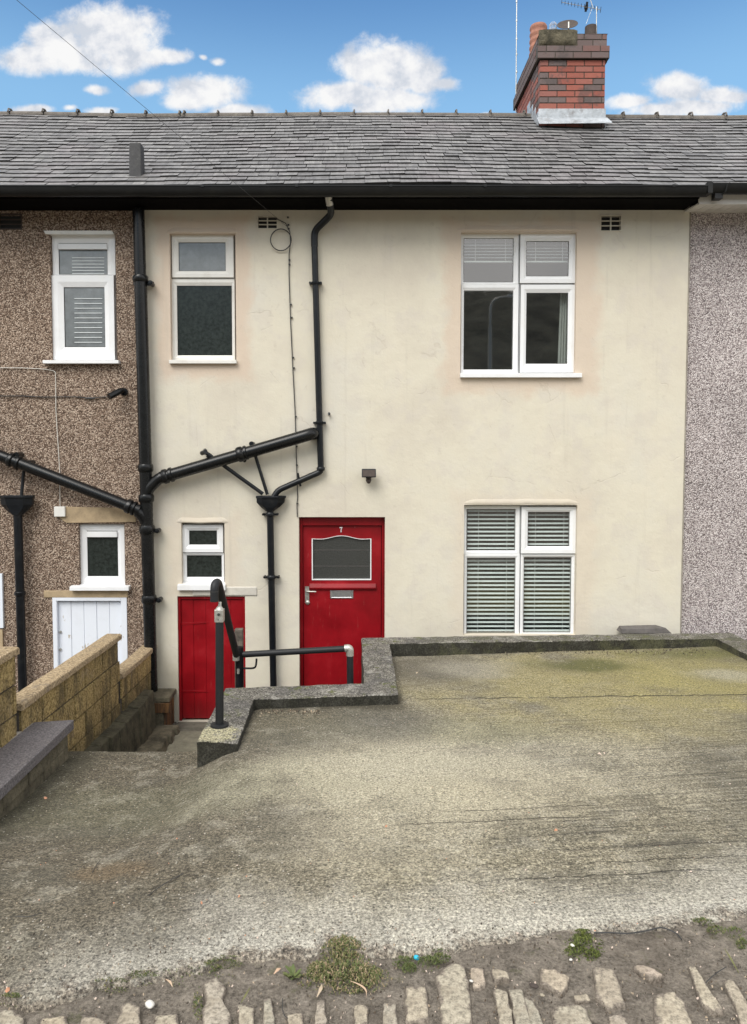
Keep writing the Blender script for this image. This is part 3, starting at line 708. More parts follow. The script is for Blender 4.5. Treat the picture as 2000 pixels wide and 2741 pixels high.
def room(parent, r, Y, d=.9):
    mb = MB(); a, b, c, e = r; y0, y1 = Y+.03, Y+d; p = .25
    v = [(a-p, y0, b-p), (c+p, y0, b-p), (c+p, y0, e+p), (a-p, y0, e+p), (a-p, y1, b-p), (c+p, y1, b-p), (c+p, y1, e+p), (a-p, y1, e+p)]
    mb.add(v, [(0, 1, 5, 4), (1, 2, 6, 5), (2, 3, 7, 6), (3, 0, 4, 7), (4, 5, 6, 7)])
    mb.build('room', 'interior', parent)
def window(parent, r, Y, lights, frame_m='upvc', glass='glass', sill=None, gl=None, label=None):
    """r outer rect (world), lights: (cell px, glass px, sash?) in photo px at plane Y"""
    y0 = Y; mb = MB(); a, b, c, d = r
    for cell, g, sash in lights:
        C_ = rectW(*cell, y0); G_ = rectW(*g, y0)
        if sash: 
            k = .012; mb.ring((C_[0], C_[1], C_[2], C_[3]), (C_[0]+k*1.6, C_[1]+k*1.6, C_[2]-k*1.6, C_[3]-k*1.6), y0, y0+.06, .004)
        else: mb.ring(C_, G_, y0, y0+.06)
    win = mb.build('window', frame_m, parent)
    if label: win['label'] = label
    for n_, (cell, g, sash) in enumerate(lights):
        C_ = rectW(*cell, y0); G_ = rectW(*g, y0)
        if sash:
            s_ = MB(); e = .008; s_.ring((C_[0]+e, C_[1]+e, C_[2]-e, C_[3]-e), G_, y0-.022, y0+.03, .018); s_.build('sash', frame_m, win)
            gp = MB(); gp.ring((C_[0]+.002, C_[1]+.002, C_[2]-.002, C_[3]-.002), (C_[0]+e+.01, C_[1]+e+.01, C_[2]-e-.01, C_[3]-e-.01), y0-.003, y0+.01, .001)
            gp.build('seal', 'rubber_seal', win)
        p_ = MB(); yg = y0+.022 if not sash else y0+.006; q = .004
        p_.add([(G_[0]-q, yg, G_[1]-q), (G_[2]+q, yg, G_[1]-q), (G_[2]+q, yg, G_[3]+q), (G_[0]-q, yg, G_[3]+q)], [(0, 1, 2, 3)])
        p_.build('pane', glass if not gl else gl[n_], win)
        sl = MB(); w_ = .0045; sl.ring((G_[0]-.001, G_[1]-.001, G_[2]+.001, G_[3]+.001), (G_[0]+w_, G_[1]+w_, G_[2]-w_, G_[3]-w_), yg-.006, yg+.002, .001)
        sl.build('glazing_seal', 'rubber_seal', win)
    if sill:
        S = rectW(*sill, Y-.05); s_ = MB()
        s_.prism([(S[0], Y+.05, S[3]+.012), (S[0], Y-.125, S[3]-.002), (S[0], Y-.125, S[1]), (S[0], Y-.11, S[1]), (S[0], Y+.05, S[1]+.005)], (S[2]-S[0], 0, 0))
        s_.build('sill', frame_m, win, bevel=.003)
    return win
YF = YC + RV
# window B: small upper window of the cream house
wb = window(hc, HC['B'], YF, [((460, 628, 628, 746), (479, 649, 604, 726), True), ((460, 746, 628, 966), (475, 764, 620, 951), False)], 'upvc_aged',
            gl=['glass_frosted', 'glass_obscure'], sill=(457, 965, 636, 975))
wc = window(hc, HC['C'], YF, [((1233, 624, 1389, 761), (1241, 637, 1376, 755), False), ((1389, 624, 1544, 761), (1408, 646, 1523, 740), True),
            ((1233, 761, 1389, 1000), (1241, 777, 1375, 989), False), ((1389, 761, 1544, 1000), (1407, 784, 1521, 974), True)], sill=(1230, 1000, 1553, 1012))
wd = window(hc, HC['D'], YF, [((1241, 1354, 1392, 1483), (1249, 1363, 1381, 1474), False), ((1392, 1354, 1545, 1483), (1412, 1370, 1525, 1462), True),
            ((1241, 1483, 1392, 1703), (1249, 1494, 1381, 1696), False), ((1392, 1483, 1545, 1703), (1401, 1492, 1531, 1694), False)])
we = window(hc, HC['E'], YF, [((488, 1402, 600, 1480), (507, 1420, 581, 1458), True), ((488, 1480, 600, 1566), (500, 1487, 593, 1545), False)], 'upvc',
            gl=['glass_obscure']*2, sill=(479, 1562, 606, 1577))
YFB = YW + .05
wa = window(hb, HB['A'], YFB, [((141, 628, 308, 736), (157, 650, 286, 734), False), ((141, 736, 308, 966), (174, 769, 280, 930), True)], 'upvc',
            gl=['glass_frosted', 'glass_frosted'], sill=(122, 966, 323, 975))
wf = window(hb, HB['F'], YFB, [((213, 1403, 333, 1567), (234, 1421, 314, 1543), False)], gl=['glass_obscure'], sill=(193, 1567, 350, 1578))
# trickle vents and head trim
for (wn, px, yq) in ((wa, (156, 652, 286, 667), YFB), (wf, (233, 1423, 313, 1438), YFB)):
    r_ = rectW(*px, yq-.01); m_ = MB(); m_.box((r_[0], yq-.012, r_[1]), (r_[2], yq+.018, r_[3])); m_.build('trickle_vent', 'upvc', wn, bevel=.004)
r_ = rectW(123, 618, 300, 627, YW-.02); m_ = MB(); m_.prism([(r_[0], YW-.03, r_[1]), (r_[2]+.02, YW-.03, r_[1]), (r_[2], YW-.03, r_[3]), (r_[0]-.02, YW-.03, r_[3])], (0, .09, 0)); m_.build('head_trim', 'upvc_aged', wa)
for r_ in (HC['C'], HC['D']): room(hc, r_, YF+.03)
# venetian blinds
def blind(win, px, Y, pitch, slat, tilt, full=True, rail=False):
    a, b, c, d = rectW(*px, Y); m_ = MB(); z = d-.005; k = 0
    while z > b+.01:
        dz = slat*math.sin(tilt); dy = slat*math.cos(tilt); w_ = nz(z, a, 0, 13)*.002
        n_ = 2
        v = []
        for q in range(4):
            s_ = q/3; yy_ = Y + dy*(s_-.5); zz = z + dz*(s_-.5) + .004*math.sin(math.pi*s_) + w_
            v += [(a, yy_, zz), (c, yy_, zz - w_*.6)]
        m_.add(v, [(0, 1, 3, 2), (2, 3, 5, 4), (4, 5, 7, 6)]); z -= pitch
    m_.box((a+(c-a)*.22, Y-.016, b), (a+(c-a)*.22+.003, Y-.014, d)); m_.box((a+(c-a)*.8, Y-.016, b), (a+(c-a)*.8+.003, Y-.014, d))
    if rail: m_.box((a, Y-.012, b-.012), (c, Y+.012, b+.004))
    return m_.build('blind', 'blind', win)
blind(wd, (1249, 1355, 1383, 1705), YF+.07, .0465, .027, R(40))
blind(wd, (1400, 1355, 1535, 1705), YF+.07, .0465, .027, R(40))
blind(wc, (1241, 630, 1380, 700), YF+.10, .034, .03, R(30), rail=True)
blind(wc, (1405, 630, 1530, 700), YF+.10, .034, .03, R(30), rail=True)
m_ = MB(); a = W(1492, 990, YF+.12); b = W(1524, 770, YF+.12)
vs = []
for i in range(25):
    x = a.x + (b.x-a.x)*i/24; y = YF+.12+.018*math.sin(i*1.1); vs += [(x-.0, y, a.z), (x+.022*(1-i/24), y, b.z)]
m_.add(vs, [(2*i, 2*i+2, 2*i+3, 2*i+1) for i in range(24)]); m_.build('curtain', 'curtain', wc, smooth=True)
# stripes of the blind behind the frosted glass of the brown house
for (x0, x1, y0, y1, st_) in ((192, 278, 690, 734, 8.5), (200, 274, 800, 930, 13)):
    y = y0; m_ = MB()
    while y < y1:
        p0, p1 = W(x0, y, YFB+.004), W(x1, y, YFB+.004); m_.box((p0.x, YFB-.001 if y0 > 750 else YFB+.0165, p0.z), (p1.x, YFB+.003 if y0 > 750 else YFB+.019, p0.z+.006)); y += st_
    m_.build('blind', 'blind', wa)
# air bricks
def airbrick(parent, r, Y, m1):
    m_ = MB(); a, b, c, d = r; W_, H_ = c-a, d-b; t_ = .012
    m_.box((a-.012, Y-.008, b-.012), (c+.012, Y+.01, b)); m_.box((a-.012, Y-.008, d), (c+.012, Y+.01, d+.012))
    m_.box((a-.012, Y-.008, b), (a, Y+.01, d)); m_.box((c, Y-.008, b), (c+.012, Y+.01, d)); m_.box((a+W_/2-t_/2, Y-.002, b), (a+W_/2+t_/2, Y+.02, d))
    for k in (1, 2): m_.box((a, Y, b+H_*k/3-.005), (c, Y+.018, b+H_*k/3+.005))
    v_ = m_.build('air_brick', m1, parent, bevel=.002)
    n_ = MB(); n_.box((a, Y+.05, b), (c, Y+.06, d)); n_.build('duct', 'rubber_seal', v_)
airbrick(hc, V1, YC, 'cream_render'); airbrick(hc, V2, YC, 'cream_render'); airbrick(hb, V3, YW, 'dark_pot')
# lintels and ledges
def lintel(parent, px, Y, m, out=.02, z=None, name='lintel', bev=.006):
    m_ = MB(); r_ = rectW(*px, Y-out); m_.box((r_[0], Y-out, r_[1]), (r_[2], Y+.06, r_[3])); return m_.build(name, m, parent, bevel=bev)
r_ = rectW(163, 1356, 363, 1400, YW-.015); m_ = MB()
m_.prism([(r_[0]+.06, YW-.015, r_[1]), (r_[2], YW-.015, r_[1]+.01), (r_[2], YW-.015, r_[3]-.02), (r_[0]-.0, YW-.015, r_[3]), (r_[0]-.01, YW-.015, r_[1]+.05)], (0, .06, 0)); m_.build('lintel', 'stone_lintel', hb, bevel=.004)
lintel(hb, (117, 1581, 342, 1600), YW, 'stone_lintel', .012)
lintel(hc, (515, 1571, 688, 1595), YC, 'pale_ledge', .012, name='ledge', bev=.012)
# swollen render hood over the lower window, drip over upper ones
for (x0, x1, y, k) in ((1238, 1553, 1347, .009), (1222, 1560, 616, .014), (445, 645, 622, .014), (472, 612, 1397, .012)):
    m_ = MB(); a = W(x0, y, YC); b = W(x1, y, YC); vs = []; n_ = 30
    for i in range(n_+1):
        x = a.x + (b.x-a.x)*i/n_; e = min(1, min(i, n_-i)/3)**.6; z = a.z + .006*nz(x, 1, 0, 5)
        vs += [(x, YC+.003, z+.055*e+.001), (x, YC-k*.6*e, z+.028*e), (x, YC-k*e, z), (x, YC-k*.5*e+.002, z-.013), (x, YC+.003, z-.010)]
    m_.add(vs, [(i*5+j, (i+1)*5+j, (i+1)*5+j+1, i*5+j+1) for i in range(n_) for j in range(4)]); m_.build('drip_hood', 'cream_render', hc, smooth=True)

# ------------------------------------------------------------ doors
r_ = HC['G']; YD = YC+.13
m_ = MB(); fw = .055
L0, L1 = W(813, 1700, YD).x, W(1020, 1700, YD).x; LT = W(900, 1407, YD).z
X0, X1 = r_[0], r_[2]; TT = r_[3]
m_.box((X0-.03, YD-.045, ZP), (L0-.006, YD+.04, TT+.03)); m_.box((L1+.006, YD-.045, ZP), (X1+.03, YD+.04, TT+.03)); m_.box((L0-.006, YD-.045, LT+.006), (L1+.006, YD+.04, TT+.03))
m_.box((L0-.022, YD-.055, ZP), (L0-.014, YD-.045, TT)); m_.box((L1+.014, YD-.055, ZP), (L1+.022, YD-.045, TT))
door_frame = m_.build('door_frame', 'red_paint', hc, bevel=.004)
gl0, gl1 = W(835, 1500, YD).x, W(994, 1500, YD).x; gb = W(900, 1552, YD).z; gt = W(900, 1442, YD).z; gp = W(928, 1433, YD).z
def arch(x0, x1, zs, zp, n=24):
    out = []
    for i in range(n+1):
        s_ = i/n; q = abs(s_-.5)*2
        if q > .72: h = 0.10*(q-.72)/.28
        else: h = (1+math.cos(math.pi*q/.72))/2
        out.append((x0+(x1-x0)*s_, zs+(zp-zs)*h))
    return out
A = arch(gl0, gl1, gt, gp)
m_ = MB()
# leaf with a shaped light: outer ring cut into quads
yl = YD-.012
def face(poly): m_.add([(x, yl, z) for x, z in poly], [tuple(range(len(poly)))])
face([(L0, ZP+.01), (L1, ZP+.01), (L1, gb), (L0, gb)])
face([(L0, gb), (gl0, gb), (gl0, A[0][1]), (L0, A[0][1])]); face([(gl1, gb), (L1, gb), (L1, A[-1][1]), (gl1, A[-1][1])])
for (a, b) in zip(A, A[1:]): face([a, b, (b[0], LT), (a[0], LT)])
face([(L0, A[0][1]), A[0], (A[0][0], LT), (L0, LT)]); face([A[-1], (L1, A[-1][1]), (L1, LT), (A[-1][0], LT)])
loop = [(gl0, gb), (gl1, gb)] + A[::-1]
for i in range(len(loop)):
    a, b = loop[i], loop[(i+1) % len(loop)]; m_.add([(a[0], yl, a[1]), (b[0], yl, b[1]), (b[0], yl+.05, b[1]), (a[0], yl+.05, a[1])], [(0, 1, 2, 3)])
m_.box((L0, yl+.001, ZP+.01), (L0+.02, yl+.04, LT)); m_.box((L1-.02, yl+.001, ZP+.01), (L1, yl+.04, LT))
door = m_.build('front_door', 'red_paint', hc); door['label'] = 'red front door with arched obscured light and number 7'
m_ = MB(); m_.add([(x, yl+.02, z) for x, z in loop], [tuple(range(len(loop)))]); m_.build('pane', 'glass_hammered', door)
m_ = MB()   # two faint lines in the glass
for y in (1473, 1516): q = W(900, y, YD); m_.box((gl0, yl+.0165, q.z), (gl1, yl+.019, q.z+.004))
m_.build('glazing_bar', 'dark_slab', door)
m_ = MB()
cx_, cz_ = (gl0+gl1)/2, (gb+gt)/2
def ins(p, d): 
    return (p[0] + (d if p[0] < cx_ else -d)*min(1, abs(p[0]-cx_)/(.8*(gl1-cx_)) )**4, p[1] + (d if p[1] < cz_ else -d))
w_ = .011; inner = [(gl0+w_, gb+w_), (gl1-w_, gb+w_)] + [(min(max(x, gl0+w_), gl1-w_), z-w_*.55) for x, z in A[::-1]]
n_ = len(loop); vs = [(x, yl-.006, z) for x, z in loop] + [(x, yl-.006, z) for x, z in inner] + [(x, yl+.018, z) for x, z in inner] + [(x, yl+.004, z) for x, z in loop]
fs = []
for i in range(n_):
    j = (i+1) % n_; fs += [(i, j, n_+j, n_+i), (n_+i, n_+j, 2*n_+j, 2*n_+i), (3*n_+i, 3*n_+j, j, i)]
m_.add(vs, fs); m_.build('glazing_trim', 'upvc', door)
a = W(829, 1575, YD); b = W(1006, 1560, YD); m_ = MB()
m_.prism([(a.x, yl, b.z), (a.x, yl-.018, b.z-.004), (a.x, yl-.036, a.z+.018), (a.x, yl-.036, a.z+.006), (a.x, yl-.014, a.z+.004), (a.x, yl-.012, a.z-.016), (a.x, yl, a.z-.02)], (b.x-a.x, 0, 0)); m_.build('weather_bar', 'red_paint', door, bevel=.002)
a = W(884, 1601, YD); b = W(946, 1580, YD); m_ = MB(); t_ = .022
m_.ring((a.x, a.z, b.x, b.z), (a.x+t_, a.z+t_*.75, b.x-t_, b.z-t_*.75), yl-.010, yl, .003); m_.box((a.x+t_, yl-.006, a.z+t_*.75), (b.x-t_, yl-.001, b.z-t_*.75))
m_.build('letterbox', 'steel', door, bevel=.001)
a = W(817, 1617, YD); b = W(828, 1569, YD); m_ = MB()
m_.box((a.x, yl-.010, a.z+.02), (b.x, yl, b.z)); c_ = W(822, 1581, YD)
m_.tube([(c_.x, yl, c_.z), (c_.x, yl-.035, c_.z), (c_.x+.03, yl-.045, c_.z), (c_.x+.105, yl-.043, c_.z-.002)], .0085, 10); c_ = W(824, 1612, YD)
m_.tube([(c_.x, yl, c_.z), (c_.x, yl-.012, c_.z), (c_.x, yl-.02, c_.z)], [.024, .024, .012], 14); m_.build('door_handle', 'galvanised', door, smooth=True)
# the number on the door
a = W(909, 1424, YD); s_ = .0115
pts = [(0, 4.6), (.6, 5.2), (1.6, 4.9), (2.6, 5.2), (3.6, 4.9), (4.0, 5.1), (3.2, 3.9), (2.5, 2.6), (2.3, 1.2), (2.6, .1), (1.5, -.2), (1.2, .9), (1.5, 2.4), (2.3, 3.7), (1.2, 4.0), (.5, 3.7), (.2, 3.9)]
m_ = MB(); m_.prism([(a.x+x*s_*.8, yl-.001, a.z+z*s_) for x, z in pts], (0, -.006, 0)); m_.build('house_number', 'white_ghost', door)
m_ = MB(); m_.box((X0-.02, YC+.005, ZP-.01), (X1+.02, YD+.05, ZP+.035)); m_.build('doorstep', 'moss_stone', hc, bevel=.01)
m_ = MB(); m_.box((X0, YD+.045, ZP), (X1, YD+.06, TT)); m_.build('door_backing', 'interior', hc)

# cellar door
r_ = HC['H']; YH = YC+.055; m_ = MB()
x0, x1 = r_[0], r_[2]; fw = .028; top = r_[3]
m_.box((x0-.02, YH-.03, ZP), (x0+fw, YH+.05, top+.02)); m_.box((x1-fw, YH-.03, ZP), (x1+.02, YH+.05, top+.02)); m_.box((x0+fw, YH-.03, top-fw*1.3), (x1-fw, YH+.05, top+.02))
m_.build('cellar_door_frame', 'red_paint', hc, bevel=.004)
m_ = MB(); np_ = 5; pw = (x1-x0-2*fw)/np_; zs_ = W(560, 1668, YH).z
for k in range(np_):
    xa = x0+fw+k*pw
    m_.box((xa+.0025, YH-.008+.003*(k % 2), ZP+.02), (xa+pw-.0025, YH+.02, top-fw*1.3-.005), random.random())
m_.box((x0+fw, YH-.001, ZP+.02), (x1-fw, YH+.03, top-fw))
cdoor = m_.build('cellar_door', 'red_paint', hc, bevel=.002); cdoor['label'] = 'low red boarded cellar door'
m_ = MB(); a = W(481, 1671, YH); b = W(560, 1665, YH); m_.prism([(a.x, YH-.006, a.z-.012), (a.x, YH-.006, a.z+.018), (b.x, YH-.006, b.z+.004), (b.x, YH-.006, b.z-.006)], (0, -.006, 0)); m_.box((a.x-.012, YH-.036, a.z-.05), (a.x+.012, YH-.030, a.z+.05))
m_.build('hinge', 'red_paint', cdoor, bevel=.001)
m_ = MB(); a = W(481, 1850, YH); b = W(560, 1850, YH); m_.prism([(a.x, YH-.006, a.z-.012), (a.x, YH-.006, a.z+.018), (b.x, YH-.006, b.z+.004), (b.x, YH-.006, b.z-.006)], (0, -.006, 0)); m_.build('hinge', 'red_paint', cdoor, bevel=.001)
# white boarded door of the brown house
r_ = HB['J']; YJ = YW+.05; x0, x1, top = r_[0], r_[2], r_[3]; m_ = MB(); fw = .045
m_.box((x0-.02, YJ-.06, ZP), (x0+fw*.6, YJ+.04, top+.02)); m_.box((x1-fw, YJ-.06, ZP), (x1+.02, YJ+.04, top+.02)); m_.box((x0+fw*.6, YJ-.06, top-.03), (x1-fw, YJ+.04, top+.02))
m_.build('outhouse_door_frame', 'worn_white_paint', hb, bevel=.003)
m_ = MB(); pw = (x1-x0-fw*1.6)/5
for k in range(5):
    xa = x0+fw*.6+k*pw; m_.box((xa+.002, YJ-.014+.002*(k % 2), ZP+.03), (xa+pw-.002, YJ+.02, top-.045-.012*(4-k)/4*0), random.random())
m_.box((x0+fw*.6, YJ+.0, ZP+.03), (x1-fw, YJ+.03, top-.05))
wdoor = m_.build('outhouse_door', 'worn_white_paint', hb, bevel=.002); wdoor['label'] = 'worn white boarded door behind the buff block wall'
for py in (1690, 1737):
    m_ = MB(); c_ = W(164, py, YJ); m_.tube([(c_.x, YJ-.013, c_.z), (c_.x, YJ-.03, c_.z)], .014, 10); m_.build('latch', 'galvanised', wdoor)
# far left white door edge
m_ = MB(); a = W(-60, 1680, YW); b = W(9, 1535, YW); m_.box((a.x, YW-.03, a.z), (b.x, YW+.02, b.z)); m_.build('white_panel', 'worn_white_paint', hb, bevel=.004)
m_ = MB(); a = W(-60, 1800, YW); b = W(9, 1684, YW); m_.box((a.x, YW-.02, a.z), (b.x, YW+.02, b.z)); m_.build('kick_board', 'stone_lintel', hb, bevel=.004)

# ------------------------------------------------------------ eaves
YG = 7.74; gz1 = W(1000, 497, YG-.05).z; gz0 = W(1000, 522, YG-.05).z; XG = W(1887, 510, YG).x
XF = W(1868, 540, 7.86).x
ZF = W(1000, 534, 7.86).z
ZE2 = W(1000, 563, YC).z
for (par, x0, x1) in ((hb, -12, W(383, 510, YG).x), (hc, W(383, 510, YG).x, None)):
    xe = x1 if x1 is not None else XG; xf = x1 if x1 is not None else XF
    m_ = MB(); r = (gz1-gz0)*.62; cz = gz1-.004; prof = []
    for k in range(9):
        a = math.pi*k/8; prof.append((YG - math.cos(a)*.062, cz - math.sin(a)*(gz1-gz0)))
    prof2 = [(YG - math.cos(math.pi*k/8)*.056, cz - math.sin(math.pi*k/8)*((gz1-gz0)-.006)) for k in range(8, -1, -1)]
    full = prof + prof2
    m_.prism([(x0, y, z) for y, z in full], (xe-x0, 0, 0))
    m_.box((x0, YG-.068, cz-.004), (xe, YG-.052, cz+.008))
    g_ = m_.build('gutter', 'gutter_black', par, smooth=True, auto=50)
    x = x0+.6
    while x < xe-.2:
        if x > -4.6: m_ = MB(); m_.box((x, YG-.071, cz-.012), (x+.03, YG+.06, cz+.012)); m_.build('gutter_bracket', 'gutter_black', g_)
        x += .95
    m_ = MB(); m_.box((x0, 7.82, ZF), (xf, 7.86, gz1+.05)); m_.box((x0, 7.8205, ZF-.0), (xf, 7.835, ZF+.02)); m_.build('fascia', 'fascia_black', par)
    m_ = MB(); m_.hexa([(x0, 7.84, ZF-.0), (xf, 7.84, ZF-.0), (x0, 8.22, ZE2+.002), (xf+.0, 8.22, ZE2+.002), (x0, 7.84, ZF+.03), (xf, 7.84, ZF+.03), (x0, 8.22, ZE2+.04), (xf, 8.22, ZE2+.04)]); m_.build('soffit', 'fascia_black', par)
# end board where the black eaves stop, and the white eaves of the right house
gz1r = W(1950, 490, YG-.05).z; gz0r = W(1950, 516, YG-.05).z; zfr = W(1950, 549, 7.86).z; zwr = W(1950, 569, YW).z
m_ = MB(); prof = [(YG - math.cos(math.pi*k/8)*.062, gz1r - math.sin(math.pi*k/8)*(gz1r-gz0r)) for k in range(9)] + [(YG - math.cos(math.pi*k/8)*.056, gz1r - math.sin(math.pi*k/8)*(gz1r-gz0r-.006)) for k in range(8, -1, -1)]
m_.prism([(XG+.004, y, z) for y, z in prof], (13-XG, 0, 0)); m_.box((XG+.002, YG-.066, gz0r-.004), (XG+.05, YG+.066, gz1r+.01))
m_.build('gutter', 'gutter_black', hp, smooth=True, auto=50)
m_ = MB(); a = W(1948, 492, YG-.075); b = W(1925, 527, YG); m_.tube([(a.x, YG-.07, a.z), (a.x-.01, YG-.062, a.z-.07), (b.x, YG+.02, b.z)], .006, 6); m_.box((b.x-.05, YG-.02, b.z-.02), (b.x+.03, YG+.06, gz0r+.01)); m_.build('gutter_outlet', 'gutter_black', hp)
m_ = MB(); m_.box((XF+.003, 7.83, zfr), (13, 7.86, gz1r+.04)); m_.build('fascia', 'soffit_white', hp)
m_ = MB(); x = XF+.003
while x < 9:
    m_.hexa([(x, 7.84, zfr), (x+.094, 7.84, zfr), (x, 8.24, zwr), (x+.094, 8.24, zwr), (x, 7.84, zfr+.02), (x+.094, 7.84, zfr+.02), (x, 8.24, zwr+.02), (x+.094, 8.24, zwr+.02)], random.random()); x += .10
m_.build('soffit', 'soffit_white', hp, bevel=.003)

# ------------------------------------------------------------ roof of slates
YE0, ZE0 = 7.72, gz1+.012
YR = 10.3; ZR = W(1000, 310, YR).z
LS = math.hypot(YR-YE0, ZR-ZE0); cy, cz = (YR-YE0)/LS, (ZR-ZE0)/LS
def RP(x, s, h=0):
    sag = .014*math.sin(x*.9+1) + .010*nz(x, s, 0, .8) - .012*math.sin(math.pi*s/LS)
    tilt = .008*x*(s/LS)*-.5
    return (x, YE0+cy*s - cz*(h+sag), ZE0+cz*s + cy*(h+sag) + tilt)
roofs = {id(hb): MB(), id(hc): MB(), id(hp): MB()}
XL = (XLt+XLb)/2
n_c = 21; ex = LS/n_c
for c_ in range(n_c+1):
    s0 = c_*ex - .01; x = -6.6 + random.uniform(0, .2); base = .17 + .03*((c_*7) % 3)/2
    shade_c = random.uniform(-.06, .06)
    while x < 7.2:
        w_ = base*random.uniform(.75, 1.35); tgt = hb if x < XL else (hc if x < XR else hp)
        jit = random.gauss(0, .006); th = random.uniform(.012, .018); lift = random.uniform(.003, .009)
        if random.random() < .03: jit -= random.uniform(.01, .03)
        skew = random.gauss(0, .004); g = .0035 + (random.random() < .1)*.006
        a, b = s0 + jit, min(s0 + jit + ex*1.35, LS+.01); x1 = x + w_ - g
        hh = th + lift
        P_ = [RP(x, a, hh), RP(x1, a+skew, hh+random.uniform(-.003, .003)), RP(x1, b, .004), RP(x, b, .004), RP(x, a, hh-th-.006), RP(x1, a+skew, hh-th-.006)]
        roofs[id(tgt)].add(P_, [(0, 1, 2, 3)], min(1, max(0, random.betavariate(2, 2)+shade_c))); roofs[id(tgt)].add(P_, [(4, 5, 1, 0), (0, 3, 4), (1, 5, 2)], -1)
        x += w_
for par, x0, x1 in ((hb, -12, XL), (hc, XL, XR), (hp, XR, 13)):
    m_ = roofs[id(par)]
    ys = [x0 + (x1-x0)*i/30 for i in range(31)]; vs = []
    for x in ys: vs += [RP(x, -.0, -.012), RP(x, LS, -.012), (x, 12.85, ZE0-.05)]
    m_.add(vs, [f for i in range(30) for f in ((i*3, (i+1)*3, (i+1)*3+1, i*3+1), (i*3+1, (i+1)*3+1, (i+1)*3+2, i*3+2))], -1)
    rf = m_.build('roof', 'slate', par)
    # ridge tiles
    m_ = MB(); x = -6.42 if par is hb else (x0 if par is hc else x0)
    while x < min(x1, 7.2)-.05:
        xe = min(x+.452, x1); dz = random.uniform(-.004, .004); p0 = RP(x, LS); vs = []; n_ = 8
        for q, (xx, rr) in enumerate(((x, .088), (xe-.03, .090), (xe-.03, .104), (xe, .104))):
            pz = RP(xx, LS)[2]
            for k in range(n_+1):
                a = math.pi*(-.06 + 1.12*k/n_); vs.append((xx, YR+.01-math.cos(a)*rr*1.15, pz-.035+dz+math.sin(a)*rr*.72))
        m_.add(vs, [(i*(n_+1)+k, (i+1)*(n_+1)+k, (i+1)*(n_+1)+k+1, i*(n_+1)+k+1) for i in range(3) for k in range(n_)])
        m_.tube([(xe-.012, YR-.12, p0[2]-.02), (xe-.012, YR-.09, p0[2]+.03), (xe-.012, YR-.02, p0[2]+.048), (xe-.012, YR+.06, p0[2]+.04)], [.008, .010, .010+random.uniform(0, .007), .006], 7)
        x = xe + .003
    m_.build('ridge', 'ridge_tile', par, smooth=True)
print('ridge z', ZR, 'eave', ZE0)

# square lead-clad vent on the slope
a = W(349, 480, 8.02); b = W(379, 384, 8.02)
vt = thing('roof_vent', 'square grey lead-clad vent pipe standing on the slates above the left gutter', 'vent', ((a.x+b.x)/2, 8.05, a.z))
m_ = MB(); m_.hexa([(a.x-.005, 7.98, a.z-.06), (b.x+.005, 7.98, a.z-.06), (a.x-.005, 8.14, a.z-.06), (b.x+.005, 8.14, a.z-.06), (a.x, 7.99, b.z), (b.x, 7.99, b.z), (a.x, 8.12, b.z), (b.x, 8.12, b.z)]); m_.build('shaft', 'vent_grey', vt, bevel=.012)
m_ = MB(); m_.prism([(a.x-.07, 7.93, a.z-.045), (b.x+.06, 7.93, a.z-.045), (b.x+.03, 8.03, a.z+.035), (a.x-.03, 8.03, a.z+.03)], (0, -.012, .012)); m_.build('flashing', 'dark_slab', vt, bevel=.004)

# ------------------------------------------------------------ chimney
YCf = 9.8; a = W(1443, 300, YCf); b = W(1622, 160, YCf); x0, x1 = a.x, b.x; y1 = 11.2
ztop = W(1500, 90, YCf).z; zc1 = W(1500, 160, YCf).z
zb = W(1500, 292, YCf).z
mm_ = MB(); bh = (zc1-zb)/8; mm_.box((x0+.008, YCf+.008, zb-.5), (x1-.008, y1-.008, zc1)); m_ = MB()
def course(z, X0, X1, Y0, Y1, off, tr=(0, .7), hgt=None):
    h_ = (hgt or bh); j = .013
    for (axis, s, e, face) in (('x', X0, X1, Y0), ('x', X0, X1, Y1), ('y', Y0+.105, Y1-.105, X0), ('y', Y0+.105, Y1-.105, X1)):
        p = s - (0.1125 if off else 0)
        while p < e-.01:
            q = min(p + .228, e); s_ = max(p, s)
            if q-s_ > .02:
                tn = random.uniform(*tr)
                if (s_-s < .12 or e-q < .12) and random.random() < .5: tn = random.uniform(.75, 1)
                if axis == 'x':
                    yy0 = face if face == Y0 else face-.1
                    m_.box((s_+j/2, yy0+random.uniform(0, .002), z+j/2), (q-j/2, yy0+.1, z+h_-j/2), tn)
                else:
                    xx0 = face if face == X0 else face-.1
                    m_.box((xx0, s_+j/2, z+j/2), (xx0+.1, q-j/2, z+h_-j/2), tn)
            p += .228
for k in range(-3, 8): course(zb+k*bh, x0, x1, YCf, y1, k % 2)
ch_ = m_.build('chimney', 'brick', hc); mm_.build('mortar', 'mortar_dark', ch_)
m_ = MB(); zz = zc1; h2 = (ztop-zc1)/4
mm_ = MB(); mm_.box((x0-.006, YCf-.006, zc1+.004), (x1+.006, y1+.006, ztop-.006)); mm_.box((x0-.034, YCf-.034, zc1+.004), (x1+.034, y1+.034, zc1+2*h2-.004)); mm_.build('mortar', 'mortar_dark', ch_)
for k in range(4):
    o_ = .040 if k < 2 else .012; course(zc1+k*h2, x0-o_, x1+o_, YCf-o_, y1+o_, k % 2, (.7, 1), h2)
m_.build('corbel', 'brick', ch_)
m_ = MB(); xm = W(1545, 110, YCf).x; vs = []
n1, n2 = 16, 8     # lumpy mossy flaunching running down over the left of the front
